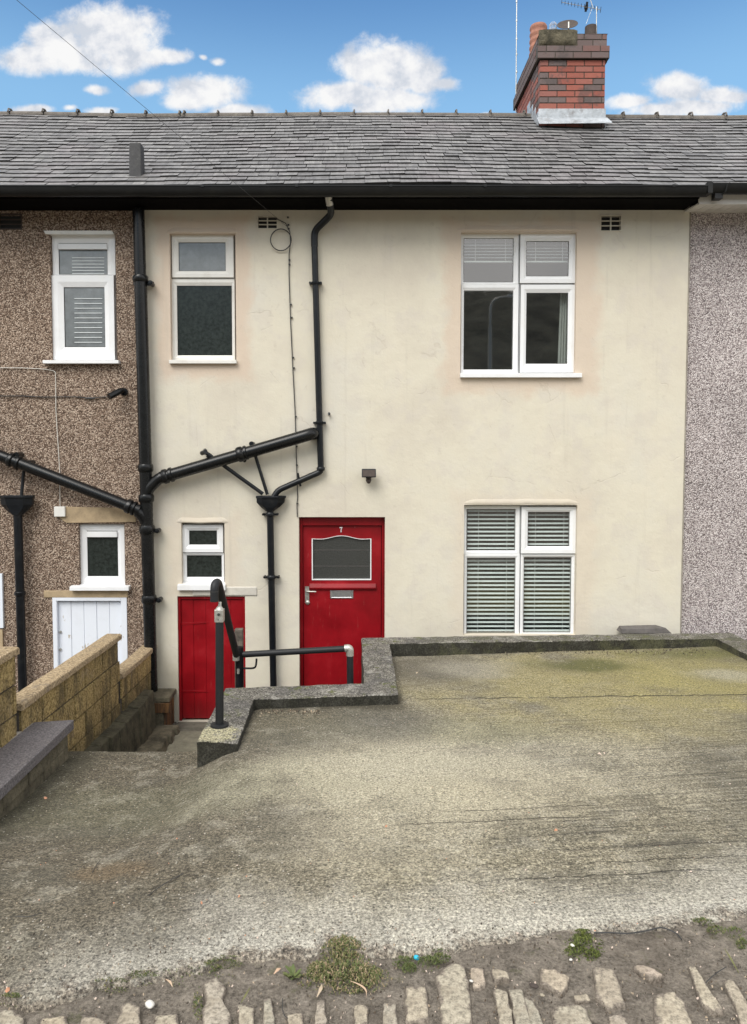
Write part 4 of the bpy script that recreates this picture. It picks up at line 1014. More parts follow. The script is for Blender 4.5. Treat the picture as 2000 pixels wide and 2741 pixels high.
for i in range(n1+1):
    for j in range(n2+1):
        x = x0-.02 + (xm-x0+.02)*i/n1; z = ztop+.03 - (.185+.02*nz(x, 3, 0, 8))*j/n2; e = min(1, min(i, n1-i)/1.5)*min(1, (n2-j)/1.5)
        vs.append((x, YCf-.014 - .030*e + .012*nz(x, z, 1, 12), z))
m_.add(vs, [(i*(n2+1)+j, (i+1)*(n2+1)+j, (i+1)*(n2+1)+j+1, i*(n2+1)+j+1) for i in range(n1) for j in range(n2)])
vs = []; n1, n2 = 16, 16
for i in range(n1+1):
    for j in range(n2+1):
        x = x0-.015+(x1-x0+.03)*i/n1; y = YCf-.015+(y1-YCf+.03)*j/n2; e = min(i, n1-i, j, n2-j); vs.append((x, y, ztop-.01+.045*min(1, e/4)+.008*nz(x, y, 0, 6)))
m_.add(vs, [(i*(n2+1)+j, (i+1)*(n2+1)+j, (i+1)*(n2+1)+j+1, i*(n2+1)+j+1) for i in range(n1) for j in range(n2)])
m_.build('flaunching', 'moss_stone', ch_, smooth=True)
# lead flashing
m_ = MB(); zf0 = W(1500, 331, YCf-.1).z
m_.box((x0-.008, YCf-.012, zb-.16), (x1+.008, YCf, zb+.002))
m_.prism([(x0-.03, YCf-.01, W(1500, 318, YCf).z), (x1+.03, YCf-.01, W(1500, 318, YCf).z), (x1+.05, YCf-.14, zf0-.01), (x0-.03, YCf-.14, zf0-.02)], (0, 0, .012))
for k in range(6):
    yy_ = YCf + k*.16; zr = ZE0 + (yy_-YE0)*cz/cy
    if yy_ < YR: m_.box((x0-.010, yy_, zr-.02), (x0, yy_+.16, zr+.20)); m_.box((x1, yy_, zr-.02), (x1+.010, yy_+.16, zr+.20))
m_.build('flashing', 'lead', ch_, bevel=.003)
# pots
def pot(px, Y, r, zt, mt, ribs=0):
    c_ = W(px, 200, Y); m_ = MB(); z0 = ztop-.02; path = []; rr = []
    n_ = ribs*4 if ribs else 3
    for k in range(n_+1):
        s_ = k/n_; path.append((c_.x, Y, z0+(zt-z0)*s_)); rr.append(r*(1.06-.10*s_) + (.010 if ribs and k % 4 in (2, 3) else 0))
    path += [(c_.x, Y, zt), (c_.x, Y, zt-.12)]; rr += [r*.80, r*.78]
    m_.tube(path, rr, 24, caps=False); return m_.build('chimney_pot', mt, ch_, smooth=True, auto=60)
pot(1440, 10.9, .115, W(1440, 70, 10.9).z, 'terracotta', 8)
pot(1580, 10.35, .082, W(1580, 72, 10.35).z, 'dark_pot')
pot(1450, 10.4, .09, ztop+.16, 'terracotta', 3)
c_ = W(1574, 87, 9.95); m_ = MB(); m_.tube([(c_.x, 9.95, ztop-.01), (c_.x, 9.95, ztop+.03), (c_.x, 9.95, ztop+.055)], [.06, .055, .02], 14); m_.build('vent_cap', 'lead', ch_, smooth=True)
# wire cowl
m_ = MB(); c_ = W(1481, 60, 10.1); zt = c_.z
for k in range(10):
    a = 2*math.pi*k/10; m_.tube([(c_.x+.048*math.cos(a), 10.1+.048*math.sin(a), ztop+.0), (c_.x+.046*math.cos(a), 10.1+.046*math.sin(a), zt-.03), (c_.x+.02*math.cos(a), 10.1+.02*math.sin(a), zt)], .003, 5)
for k in range(6):
    z = ztop + (zt-ztop)*k/6; m_.tube([(c_.x+.048*math.cos(2*math.pi*q/14), 10.1+.048*math.sin(2*math.pi*q/14), z) for q in range(15)], .003, 5)
m_.build('wire_cowl', 'steel', ch_)
# ============================================================ OBJECTS
YP = 8.07
def collar(mb, c, ax, r, h): 
    c = Vector(c); ax = Vector(ax).normalized()
    mb.tube([c-ax*h*.51, c-ax*h*.5, c-ax*h*.3, c+ax*h*.3, c+ax*h/2], [r*.96, r*1.14, r*1.26, r*1.26, r*1.08], 18)
def w3(px, py, Y=YP): return W(px, py, Y)
# satellite dish, aerials on the chimney
c_ = W(1519, 70, 10.0); dishY = 10.0
sd = thing('satellite_dish', 'round dark satellite dish tilted on a short mast on top of the chimney', 'satellite dish', (c_.x, dishY, ztop))
m_ = MB(); vs = [(0, 0, 0)]; n_ = 28
for ring_, (rr, dz) in enumerate(((.06, .003), (.10, .010), (.128, .020), (.131, .020))):
    for k in range(n_): a = 2*math.pi*k/n_; vs.append((rr*math.cos(a), rr*math.sin(a), dz))
fs = [(0, 1+k, 1+(k+1) % n_) for k in range(n_)] + [(1+r_*n_+k, 1+(r_+1)*n_+k, 1+(r_+1)*n_+(k+1) % n_, 1+r_*n_+(k+1) % n_) for r_ in range(3) for k in range(n_)]
rot = Matrix.Translation(c_) @ Matrix.Rotation(R(-14), 4, 'Y') @ Matrix.Rotation(R(48), 4, 'X')
vs = [rot @ Vector(v) for v in vs]; vs2 = [v + (rot.to_3x3() @ Vector((0, 0, .004))) for v in vs]
m_.add(vs, fs); m_.add(vs2, [tuple(reversed(f)) for f in fs]); m_.build('dish', 'dark_pot', sd, smooth=True)
m_ = MB(); m_.tube([(c_.x, dishY-.06, ztop-.0), (c_.x, dishY-.06, c_.z+.02)], .011, 8); m_.tube([(c_.x, dishY-.06, ztop+.03), (c_.x+.06, dishY-.05, ztop+.06), (c_.x+.08, dishY-.03, ztop+.02)], .005, 6); m_.build('mast', 'galvanised', sd)
Ya = 10.3; q = W(1597, 70, Ya)
ta = thing('television_aerial', 'thin television aerial with a long toothed boom above the right end of the chimney', 'aerial', (q.x, Ya, ztop))
m_ = MB(); p = W(1597, 22, Ya); m_.tube([(q.x, Ya, ztop), (p.x, Ya, p.z+.02)], .006, 8); m_.build('mast', 'galvanised', ta)
m_ = MB(); p0, p1 = W(1504, 6, Ya-.1), W(1608, 26, Ya-.05); m_.tube([p0, p1], .0035, 6); b_ = m_.build('boom', 'galvanised', ta)
for k in range(13):
    m_ = MB(); s_ = k/12; c_ = p0.lerp(p1, s_); L_ = .05 + .03*s_; d = Vector((.25, .97, .1)).normalized()*L_; m_.tube([c_-d, c_+d], .004, 5); m_.build('element', 'cable_black', b_)
m_ = MB(); c_ = W(1569, 20, Ya-.07)
for k in range(4): m_.tube([c_+Vector((-.012+.008*k, -.05, .045)), c_+Vector((-.012+.008*k, .02, -.045))], .004, 5)
m_.box((c_.x-.02, Ya-.09, c_.z-.015), (c_.x+.02, Ya-.05, c_.z+.015)); m_.build('dipole', 'cable_black', b_)
m_ = MB(); a, b = W(1579, -6, Ya-.03), W(1588, 22, Ya-.03); m_.tube([a, b], .005, 6); m_.tube([W(1584, 25, Ya), W(1569, 64, Ya)], .0025, 5); m_.build('stay', 'galvanised', ta)
Yw = 11.15; a, b = W(1381, 300, Yw), W(1384, -60, Yw)
wh = thing('whip_aerial', 'tall thin whip aerial rising straight up at the left back of the chimney', 'aerial', (a.x, Yw, a.z))
m_ = MB(); m_.tube([a, b], .007, 8); m_.build('rod', 'galvanised', wh)
for py in (4, 55, 104, 145, 192): c_ = W(1383, py, Yw); m_ = MB(); m_.tube([c_-Vector((0, 0, .012)), c_+Vector((0, 0, .012))], .012, 8); m_.build('clip', 'galvanised', wh)

# soil pipe between brown and cream house
tp, bt = w3(371, 568), w3(404, 1848)
tp = W(371, 560, YP); bt = W(406, 1848, YP)
sp = thing('soil_pipe', 'thick black cast soil pipe running full height between brown and cream houses', 'pipe', tuple(bt))
ax = (bt-tp).normalized()
def on(py):
    t0 = tp; k0, k1 = 0, 1
    for _ in range(30):
        k = (k0+k1)/2; p = tp.lerp(bt, k); z = p.z
        if z > W(400, py, YP).z: k0 = k
        else: k1 = k
    return tp.lerp(bt, k)
R1 = .062
m_ = MB(); m_.tube([tp, on(745)], R1, 20); m_.tube([on(745), bt], R1*1.08, 20); m_.build('pipe', 'black_plastic', sp, smooth=True)
for (py, h) in ((747, .07), (1253, .085), (1334, .085), (1418, .10), (1604, .09)):
    m_ = MB(); collar(m_, on(py), ax, R1*1.06, h); m_.build('collar', 'black_plastic', sp, smooth=True)
for py in (757, 1421, 1607):
    c_ = on(py); m_ = MB(); m_.box((c_.x-.085, YP+.02, c_.z-.02), (c_.x+.13, YP+.06, c_.z+.02)); m_.tube([(c_.x+.105, YP+.09, c_.z), (c_.x+.105, YP-.01, c_.z)], .026, 12); m_.tube([(c_.x+.105, YP-.02, c_.z), (c_.x+.105, YP-.01, c_.z)], .014, 8); m_.build('bracket', 'black_paint', sp, bevel=.003)
jr = on(1298); jl = on(1375)
m_ = MB(); m_.tube(rounded([jr-Vector((0, 0, .12)), jr+Vector((.03, -.01, -.04)), W(425, 1281, YP-.01), W(436, 1278, YP-.01)], .05), R1*.98, 18); m_.tube(rounded([jl-Vector((0, 0, .12)), jl+Vector((-.03, -.01, -.04)), W(374, 1372, YP-.02), W(366, 1369, YP-.02)], .05), R1*.98, 18); m_.build('branch', 'black_plastic', sp, smooth=True)
# big sloping waste pipe of the cream house
w0 = W(430, 1279, YP-.01); w1 = W(815, 1167, YP-.03)
wp = thing('waste_pipe', 'thick black waste pipe sloping up to the right across the cream wall', 'pipe', tuple(w0), 'sloping waste pipes')
m_ = MB(); m_.tube(rounded([w0, w1, w1+Vector((.09, .02, .03)), w1+Vector((.10, .16, .025))], .09, 8), .066, 20); m_.build('pipe', 'black_plastic', wp, smooth=True)
d_ = (w1-w0).normalized()
for k, h in ((.035, .06), (.075, .04)): m_ = MB(); collar(m_, w0.lerp(w1, k), d_, .064, h); m_.build('collar', 'black_plastic', wp, smooth=True)
m_ = MB(); c_ = W(644, 1216, YP-.02); collar(m_, c_, d_, .066, .07); collar(m_, c_+d_*.06, d_, .063, .035); m_.tube([c_+Vector((.04, .05, -.07)), c_+Vector((.02, .02, -.05)), c_+Vector((.02, -.055, -.055))], .022, 10); m_.tube([c_+Vector((-.01, -.03, .045)), c_+Vector((-.01, -.03, .075))], .026, 10); m_.build('coupling', 'black_plastic', wp, smooth=True)
# two thin wastes into the hopper
def thin(name, lab, pts, r, grp):
    o_ = thing(name, lab, 'pipe', tuple(pts[0]), grp); m_ = MB(); m_.tube(rounded(pts, .05), r, 14); m_.build('pipe', 'black_paint', o_, smooth=True); return o_
a = W(552, 1212, 8.05); t1 = thin('overflow_pipe', 'thin black waste pipe slanting steeply right from below the thick pipe to the hopper', [a+Vector((-.04, .15, .03)), a+Vector((-.02, -.0, .01)), a, W(640, 1276, 8.10), W(704, 1322, 8.10)], .021, 'thin wastes feeding the hopper')
m_ = MB(); c_ = W(552, 1213, 8.05); collar(m_, c_+Vector((.03, .02, -.03)), (1, .2, -.7), .024, .05); m_.tube([c_+Vector((-.05, .03, 0)), c_+Vector((.0, -.03, .015))], .026, 10); m_.build('elbow', 'black_paint', t1, smooth=True)
a = W(674, 1188, 8.10); t2 = thin('overflow_pipe', 'thin black waste pipe dropping almost straight down behind the thick pipe to the hopper', [a+Vector((0, .1, .0)), a, W(690, 1240, 8.12), W(716, 1324, 8.11)], .018, 'thin wastes feeding the hopper')
m_ = MB(); m_.tube([a+Vector((0, .08, 0)), a+Vector((0, -.03, 0))], .026, 12); m_.build('elbow', 'black_paint', t2, smooth=True)
# rainwater downpipe with swan neck
rd = thing('rainwater_pipe', 'narrow black rainwater pipe with swan neck running from the gutter down to the hopper', 'pipe', tuple(W(858, 1255, 8.12)))
pA = W(882, 530, 7.80); pB = W(886, 560, 7.92); pC = W(886, 575, 8.0); pD = W(842, 618, 8.12); pE = W(842, 660, 8.125); pF = W(859, 1255, 8.125); pG = W(745, 1312, 8.11); pH = W(733, 1325, 8.10)
m_ = MB(); m_.tube(rounded([pA, pB, pC, pD, pE], .06, 6), .037, 16); m_.tube([pE, pF], .034, 16); m_.tube(rounded([pF+Vector((0, 0, .02)), pF-Vector((0, 0, .03)), pG, pH-Vector((0, 0, .02))], .05, 6), .033, 16)
m_.build('pipe', 'black_paint', rd, smooth=True)
m_ = MB(); m_.tube([W(879, 524, 7.785), W(883, 548, 7.85)], .038, 14); m_.build('spout', 'galvanised', rd, smooth=True)
for (px, py) in ((850, 758), (857, 1132)):
    m_ = MB(); c_ = W(px-6 if py < 800 else px-1, py, 8.125); c_.x = pE.x + (pF.x-pE.x)*(py-660)/(1255-660); collar(m_, c_, (0, 0, 1), .036, .035); m_.box((c_.x-.068, 8.12, c_.z-.010), (c_.x+.068, 8.16, c_.z+.012))
    for sgn in (-1, 1): m_.tube([(c_.x+sgn*.058, 8.17, c_.z), (c_.x+sgn*.058, 8.095, c_.z)], .012, 8)
    m_.build('bracket', 'black_paint', rd, smooth=True)
m_ = MB(); collar(m_, pF, (0, 0, 1), .036, .04); cc = pF.lerp(pG, .52); dd = (pG-pF).normalized(); m_.tube([cc+Vector((-.01, 0, .075)), cc+Vector((.02, 0, -.07))], .012, 8); m_.build('collar', 'black_paint', rd, smooth=True)
# hoppers
def hopper(px0, px1, py0, py1, py2, ptop, pbot, r, Yh, lab, twist=False, ends=None):
    a, b = W(px0, py0, Yh), W(px1, py0, Yh); zt = a.z; zm = W(0, py1, Yh).z; zb_ = W(0, py2, Yh).z; xm = ptop[0]
    o_ = thing('rainwater_hopper', lab, 'hopper', (xm, Yh, pbot.z), 'hoppers and their downpipes'); m_ = MB()
    hw = (b.x-a.x)/2; cx = (a.x+b.x)/2; dp = .075; L_ = []
    secs = [(zt-.012, hw-.010, dp-.01), (zt, hw-.010, dp-.01), (zt+.004, hw, dp), (zt-.022, hw, dp), (zt-.024, hw-.008, dp-.008), (zm, hw-.012, dp-.012), ((zm*.45+zb_*.55), hw*.62, dp*.75), (zb_, r*1.15, r*1.15)]
    vs = []
    for (z, hx, hy) in secs:
        k = .35; c2 = cx + (xm-cx)*((zt-z)/(zt-zb_) if z < zt else 0)
        for (sx, sy) in ((-1, -k), (-k-.2, -1), (k+.2, -1), (1, -k), (1, k), (k+.2, 1), (-k-.2, 1), (-1, k)): vs.append((c2+sx*hx, Yh+sy*hy, z))
    m_.add(vs, [(i*8+j, i*8+(j+1) % 8, (i+1)*8+(j+1) % 8, (i+1)*8+j) for i in range(len(secs)-1) for j in range(8)] + [tuple(range(8))])
    m_.build('hopper', 'black_paint', o_, bevel=.004)
    m_ = MB(); m_.tube([(xm, Yh, zb_+.02), tuple(pbot)], r, 16); m_.build('pipe', 'black_paint', o_, smooth=True)
    for py in ends:
        z = W(0, py, Yh).z; s_ = (z-zb_)/(pbot.z-zb_); c_ = Vector((xm, Yh, zb_)).lerp(pbot, s_); m_ = MB(); collar(m_, c_, (0, 0, 1), r*1.02, .045)
        if twist: m_.tube([(c_.x-.075, Yh+.07, c_.z), (c_.x-.075, Yh-.01, c_.z)], .014, 8); m_.tube([(c_.x+.075, Yh+.07, c_.z), (c_.x+.075, Yh-.01, c_.z)], .014, 8); m_.box((c_.x-.075, Yh+.0, c_.z-.010), (c_.x+.075, Yh+.04, c_.z+.010))
        m_.build('collar', 'black_paint', o_, smooth=True)
    return o_
hopper(686, 766, 1328, 1345, 1368, (W(723, 1360, 8.1).x,), Vector((W(733, 1750, 8.1).x, 8.1, ZP)), .037, 8.10, 'black hopper and downpipe on the cream wall left of the red front door', True, (1377, 1545))
hopper(0, 91, 1327, 1350, 1378, (W(48, 1378, 8.1).x,), Vector((W(58, 1700, 8.1).x, 8.1, ZP)), .046, 8.10, 'black hopper and downpipe on the brown pebbledash at far left', False, (1588,))
# brown house sloping waste
w0 = W(-80, 1188, YP-.02); w1 = W(375, 1367, YP-.03)
wl = thing('waste_pipe', 'thick black waste pipe sloping down to the right across brown pebbledash', 'pipe', tuple(w1), 'sloping waste pipes')
m_ = MB(); m_.tube([w0, w1], .061, 20); m_.build('pipe', 'black_plastic', wl, smooth=True); d_ = (w1-w0).normalized()
for k, h in ((.24, .05), (.285, .035), (.935, .06), (.965, .035)): m_ = MB(); collar(m_, w0.lerp(w1, k), d_, .063, h); m_.build('collar', 'black_plastic', wl, smooth=True)
m_ = MB(); c_ = W(47, 1218, YP); m_.tube([c_+Vector((0, .1, 0)), c_+Vector((0, -.03, 0))], .032, 12); c_ = W(79, 1238, YP); m_.tube([c_+Vector((0, .1, 0)), c_+Vector((0, -.02, 0))], .026, 12); m_.build('bracket', 'black_plastic', wl, smooth=True)
thin('overflow_pipe', 'short thin black pipe dropping into the far left hopper on brown pebbledash', [W(64, 1258, 8.12), W(61, 1290, 8.12), W(57, 1332, 8.1)], .017, 'thin wastes feeding the hopper')
# street lamp on the far side of the lane, seen only as a reflection in the upper right window
Yl = -23.6; u_ = .18*(8.25*2+23.6-0); zl = CH + .205*(8.25*2+23.6)
sl_ = thing('street_lamp', 'pale street lamp column seen reflected in the lower left pane of the upper window', 'street lamp', (7.2, Yl, -.06))
m_ = MB(); m_.tube([(7.2, Yl, -.06), (7.2, Yl, 6.0), (7.2, Yl, zl-1.6)], [.14, .12, .10], 12); m_.build('column', 'galvanised', sl_, smooth=True)
m_ = MB(); m_.tube(rounded([(7.2, Yl, zl-1.6), (7.2, Yl, zl-.1), (8.4, Yl, zl+.05)], .8, 8), .07, 10); m_.build('bracket', 'galvanised', sl_, smooth=True)
m_ = MB(); m_.hexa([(8.1, Yl-.12, zl-.05), (8.8, Yl-.08, zl), (8.1, Yl+.12, zl-.05), (8.8, Yl+.08, zl), (8.1, Yl-.1, zl+.12), (8.7, Yl-.06, zl+.12), (8.1, Yl+.1, zl+.12), (8.7, Yl+.06, zl+.12)]); m_.build('lantern', 'upvc_aged', sl_, bevel=.02)
# floodlight
c_ = W(988, 1270, 8.07)
fl = thing('floodlight', 'small black floodlight with sensor above and right of the red front door', 'floodlight', (c_.x, 8.12, c_.z))
a, b = W(968, 1278, 8.05), W(1007, 1255, 8.05); m_ = MB(); m_.hexa([(a.x, 8.02, a.z), (b.x, 8.02, a.z), (a.x+.02, 8.12, a.z+.01), (b.x-.02, 8.12, a.z+.01), (a.x, 8.05, b.z), (b.x, 8.05, b.z), (a.x+.02, 8.12, b.z), (b.x-.02, 8.12, b.z)]); m_.build('housing', 'black_paint', fl, bevel=.006)
m_ = MB(); m_.add([(a.x+.012, 8.017, a.z+.012), (b.x-.012, 8.017, a.z+.012), (b.x-.012, 8.045, b.z-.012), (a.x+.012, 8.045, b.z-.012)], [(0, 1, 2, 3)]); m_.build('lens', 'dark_pot', fl)
m_ = MB(); c2 = W(987, 1287, 8.08); m_.tube([(c2.x, 8.10, a.z+.01), (c2.x, 8.09, c2.z), (c2.x, 8.07, c2.z-.018)], [.024, .03, .018], 14); m_.build('sensor', 'dark_pot', fl, smooth=True)
m_ = MB(); m_.box((c2.x-.03, 8.11, a.z-.01), (c2.x+.03, 8.18, a.z+.03)); m_.build('bracket', 'black_paint', fl)
# bullet camera on the brown wall
a = W(325, 1045, 8.12); b = W(292, 1062, 8.02)
cm_ = thing('security_camera', 'small black bullet camera on brown pebbledash beside the thick soil pipe', 'camera', tuple(a))
m_ = MB(); m_.tube([a, a.lerp(b, .25), b], [.030, .034, .034], 14); m_.build('body', 'black_plastic', cm_, smooth=True)
m_ = MB(); m_.tube([(a.x+.01, 8.20, a.z-.01), (a.x+.01, 8.17, a.z-.01)], .042, 14); m_.tube([(a.x+.01, 8.17, a.z-.01), a], .02, 10); m_.build('bracket', 'black_plastic', cm_, smooth=True)
m_ = MB(); pts = [W(x, y, 8.185) for x, y in ((290, 1062), (270, 1063), (240, 1066), (200, 1062), (120, 1063), (60, 1060), (-60, 1060))]; m_.tube(pts, .006, 7); m_.tube([W(x, 1066, 8.18) for x in (255, 240, 228)], [.006, .014, .006], 8)
tag(m_.build('camera_cable', 'cable_black'), 'black cable running left from the bullet camera along brown pebbledash', 'cable')
m_ = MB(); m_.tube(rounded([W(-60, 984, 8.185), W(60, 985, 8.185), W(120, 988, 8.185), W(149, 994, 8.185), W(150, 1100, 8.185), W(160, 1260, 8.185), W(161, 1358, 8.185)], .03), .0045, 7)
tag(m_.build('telephone_cable', 'cable_white'), 'thin pale cable running across and down the brown pebbledash to the white box', 'cable')
a, b = W(146, 1383, 8.17), W(175, 1356, 8.17); m_ = MB(); m_.box((a.x, 8.155, a.z), (b.x, 8.21, b.z)); jb = m_.build('junction_box', 'upvc_aged', bevel=.006); tag(jb, 'small white square junction box at the foot of the pale cable', 'junction box')
# overhead wire and coiled cable on the cream wall
e = W(775, 612, 8.14); s_ = W(45, 0, 5.0); far = s_ + (s_-e)*1.2
m_ = MB(); m_.tube([far, s_, e], .0016, 6); tag(m_.build('overhead_wire', 'cable_black'), 'thin overhead wire crossing the sky and slates down to the cream wall', 'wire')
m_ = MB(); cc = W(752, 642, 8.15); rr = .112
coil = [cc + Vector((rr*math.cos(a), .004*math.sin(3*a), rr*1.02*math.sin(a))) for a in [R(90)+2*math.pi*k/36*2.05 for k in range(37)]]
m_.tube([W(740, 585, 8.15), W(765, 598, 8.15), W(776, 620, 8.15), W(778, 650, 8.15), W(774, 680, 8.165), W(774, 740, 8.165), W(778, 860, 8.165), W(784, 985, 8.165), W(790, 1100, 8.165), W(794, 1240, 8.165), W(796, 1300, 8.165), W(797, 1330, 8.165), W(795, 1350, 8.165), W(796, 1384, 8.165)], .0055, 7); m_.tube(coil, .0055, 6)
wc_ = m_.build('wall_cable', 'cable_black'); tag(wc_, 'black cable coiled in a loop under the eaves then clipped down the cream wall', 'cable')
m_ = MB()
for (x, y) in ((775, 696), (775, 708), (779, 815), (781, 850), (785, 957), (787, 985), (794, 1195), (795, 1245), (771, 582), (772, 602), (773, 612), (796, 1348), (792, 1115)):
    c_ = W(x, y, 8.17); m_ = MB(); m_.box((c_.x-.010, 8.158, c_.z-.007), (c_.x+.010, 8.181, c_.z+.007)); m_.build('cable_clip', 'cable_black', wc_)
# wall plug by the downpipe
c_ = W(881, 1109, 8.15); m_ = MB(); m_.tube([(c_.x, 8.18, c_.z), (c_.x, 8.14, c_.z+.01), (c_.x, 8.13, c_.z-.01)], [.012, .014, .008], 8); tag(m_.build('wall_hook', 'black_paint', smooth=True), 'tiny black hook on cream wall right of the rainwater pipe', 'hook')

# ------------------------------------------------------------ kerbs and walls
zk = CH-1.96
P2 = lambda x, y: (G(x, y, zk).x, G(x, y, zk).y)
fr = P2(1919, 1709); bk = P2(1885, 1694)
xi = fr[0]; yb = 8.165
poly = [P2(527, 1984), P2(637, 1990), P2(678, 1872), P2(1067, 1858), P2(1043, 1722), fr, (xi-.02, 4.6), (xi+.28, 4.6), (xi+.28, bk[1]), P2(1040, 1706), P2(968, 1708), P2(975, 1829), P2(603, 1842)]
m_ = MB(); bm = bmesh.new(); 
def kerb(name, poly, z1, z0, label, m='mossy_concrete'):
    bm = bmesh.new(); vt_ = [bm.verts.new((x, y, z1)) for x, y in poly]; f = bm.faces.new(vt_)
    r = bmesh.ops.extrude_face_region(bm, geom=[f]); 
    for v in [g for g in r['geom'] if isinstance(g, bmesh.types.BMVert)]: v.co.z = z0
    bmesh.ops.recalc_face_normals(bm, faces=bm.faces)
    top = [v for v in bm.verts if abs(v.co.z-z1) < 1e-6]
    bmesh.ops.bevel(bm, geom=[e_ for e_ in bm.edges if all(abs(v.co.z-z1) < 1e-6 for v in e_.verts)], offset=.006, segments=1, affect='EDGES')
    bmesh.ops.triangulate(bm, faces=bm.faces)
    for _ in range(6):
        es = [e_ for e_ in bm.edges if e_.calc_length() > .04 and max(v.co.z for v in e_.verts) > -.5]
        if not es: break
        bmesh.ops.subdivide_edges(bm, edges=es, cuts=1)
        bmesh.ops.triangulate(bm, faces=bm.faces)
    for v in bm.verts:
        v.co += Vector((nz(v.co.x, v.co.y, v.co.z, 9), nz(v.co.y, v.co.z, v.co.x, 9), nz(v.co.z, v.co.x, v.co.y, 9)))*.007 + Vector((nz(v.co.x, v.co.y, v.co.z, 31), nz(v.co.y, v.co.z, v.co.x, 31), nz(v.co.z, v.co.x, v.co.y, 31)))*.003
    for e_ in bm.edges: e_.smooth = not (len(e_.link_faces) == 2 and e_.calc_face_angle(0) > R(28))
    for f_ in bm.faces: f_.smooth = True
    me = bpy.data.meshes.new(name); bm.to_mesh(me); bm.free(); me.materials.append(MATS[m])
    ob = bpy.data.objects.new(name, me); COL.objects.link(ob); tag(ob, label, 'kerb'); return ob
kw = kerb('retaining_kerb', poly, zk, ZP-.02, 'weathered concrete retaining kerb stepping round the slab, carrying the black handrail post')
kw['category'] = 'kerb wall'
# loose dark slab on the far kerb
a = G(1664, 1696, zk+.005); b = G(1797, 1697, zk+.005)
m_ = MB(); h_ = .055; m_.hexa([(a.x, a.y, zk+.004), (b.x+.02, a.y-.0, zk+.004), (a.x+.0, a.y+.17, zk+.004), (b.x-.05, a.y+.17, zk+.004), (a.x, a.y+.005, zk+h_), (b.x-.05, a.y+.005, zk+h_+.012), (a.x+.03, a.y+.16, zk+h_), (b.x-.10, a.y+.16, zk+h_+.01)])
tag(m_.build('loose_slab', 'dark_slab', bevel=.006), 'thin dark stone slab lying on the far kerb under the cream wall', 'stone slab')

# buff block garden wall, three stepped lengths, as one wall
gw = thing('block_wall', 'buff concrete block garden wall in three stepped lengths with sloped-looking copings beside the steps', 'garden wall', (-2.3, 6.5, ZP))
gw['label'] = 'buff concrete block garden wall stepping down in three lengths beside the stairs'
PLINTH.build('plinth', 'moss_dark', gw, bevel=.012)
TH = .10
segs = [(3.2, 5.03, CH-1.33), (5.08, 7.05, None), (7.08, 8.165, None)]
def coptop(px, py, y): return W(px, py, y).z
ztB = W(323, 1702, 7.05).z; ztA = W(411, 1730, 8.12).z; ztC = W(73, 1731, 5.03).z
ztB0 = W(92, 1868, 5.1).z; ztA0 = W(330, 1797, 7.1).z
print('tops', ztC, ztB, ztB0, ztA, ztA0)
m_ = MB(); cp = []; mo_ = MB()
tops = [(3.2, 5.03, ztC, ztC), (5.08, 7.05, (ztB+ztB0)/2, (ztB+ztB0)/2), (7.08, 8.165, (ztA+ztA0)/2, (ztA+ztA0)/2)]
bhh = .205
for si, (y0, y1, zt, _) in enumerate(tops):
    ct = .055; z = zt-ct; row = 0
    zbot = CH-2.52 if y0 > 5 else -.5
    mo_.hexa([(wallX(y0)-TH, y0+.004, zbot-.05), (wallX(y0)-.016, y0+.004, zbot-.05), (wallX(y1)-TH, y1-.004, zbot-.05), (wallX(y1)-.016, y1-.004, zbot-.05), (wallX(y0)-TH, y0+.004, z-.004), (wallX(y0)-.016, y0+.004, z-.004), (wallX(y1)-TH, y1-.004, z-.004), (wallX(y1)-.016, y1-.004, z-.004)], 0)
    while z > zbot-.1:
        za = z-bhh; y = y0 - (.22 if row % 2 else 0) - si*.07
        while y < y1:
            ya, yb_ = max(y, y0)+.008, min(y+.40, y1)-.008
            if yb_-ya > .03:
                dx = random.uniform(-.002, .003)
                m_.hexa([(wallX(ya)-TH-.004, ya, za+.008), (wallX(ya)+dx, ya, za+.008), (wallX(yb_)-TH-.004, yb_, za+.008), (wallX(yb_)+dx, yb_, za+.008), (wallX(ya)-TH-.004, ya, z-.008), (wallX(ya)+dx, ya, z-.008), (wallX(yb_)-TH-.004, yb_, z-.008), (wallX(yb_)+dx, yb_, z-.008)], random.random())
            y += .40
        z = za; row += 1
    # coping
    c2 = MB(); n_ = 14; vs = []
    for i in range(n_+1):
        y = y0-.01 + (y1-y0+.02)*i/n_; dz = .006*nz(y, si, 0, 2.3); e = 0
        xo, xi_ = wallX(y)+.022+.004*nz(y, 2, 0, 6), wallX(y)-TH-.03
        e = -.004 if i in (0, n_) else 0
        for (x, z_) in ((xi_, zt-ct), (xi_, zt-.012+e), (xi_+.012, zt+e), (xo-.018, zt+e-.002), (xo-.004, zt-.010+e), (xo, zt-.022), (xo-.002, zt-ct)): vs.append((x, y, z_+dz))
    c2.add(vs, [(i*7+j, (i+1)*7+j, (i+1)*7+(j+1) % 7, i*7+(j+1) % 7) for i in range(n_) for j in range(7)] + [tuple(range(7)), tuple(n_*7+k for k in range(6, -1, -1))])
    cp.append(c2)
m_.build('blockwork', 'buff_block', gw, bevel=.003); mo_.build('mortar', 'mortar_dark', gw)
for c2 in cp: c2.build('coping', 'buff_coping', gw, smooth=True, auto=35)

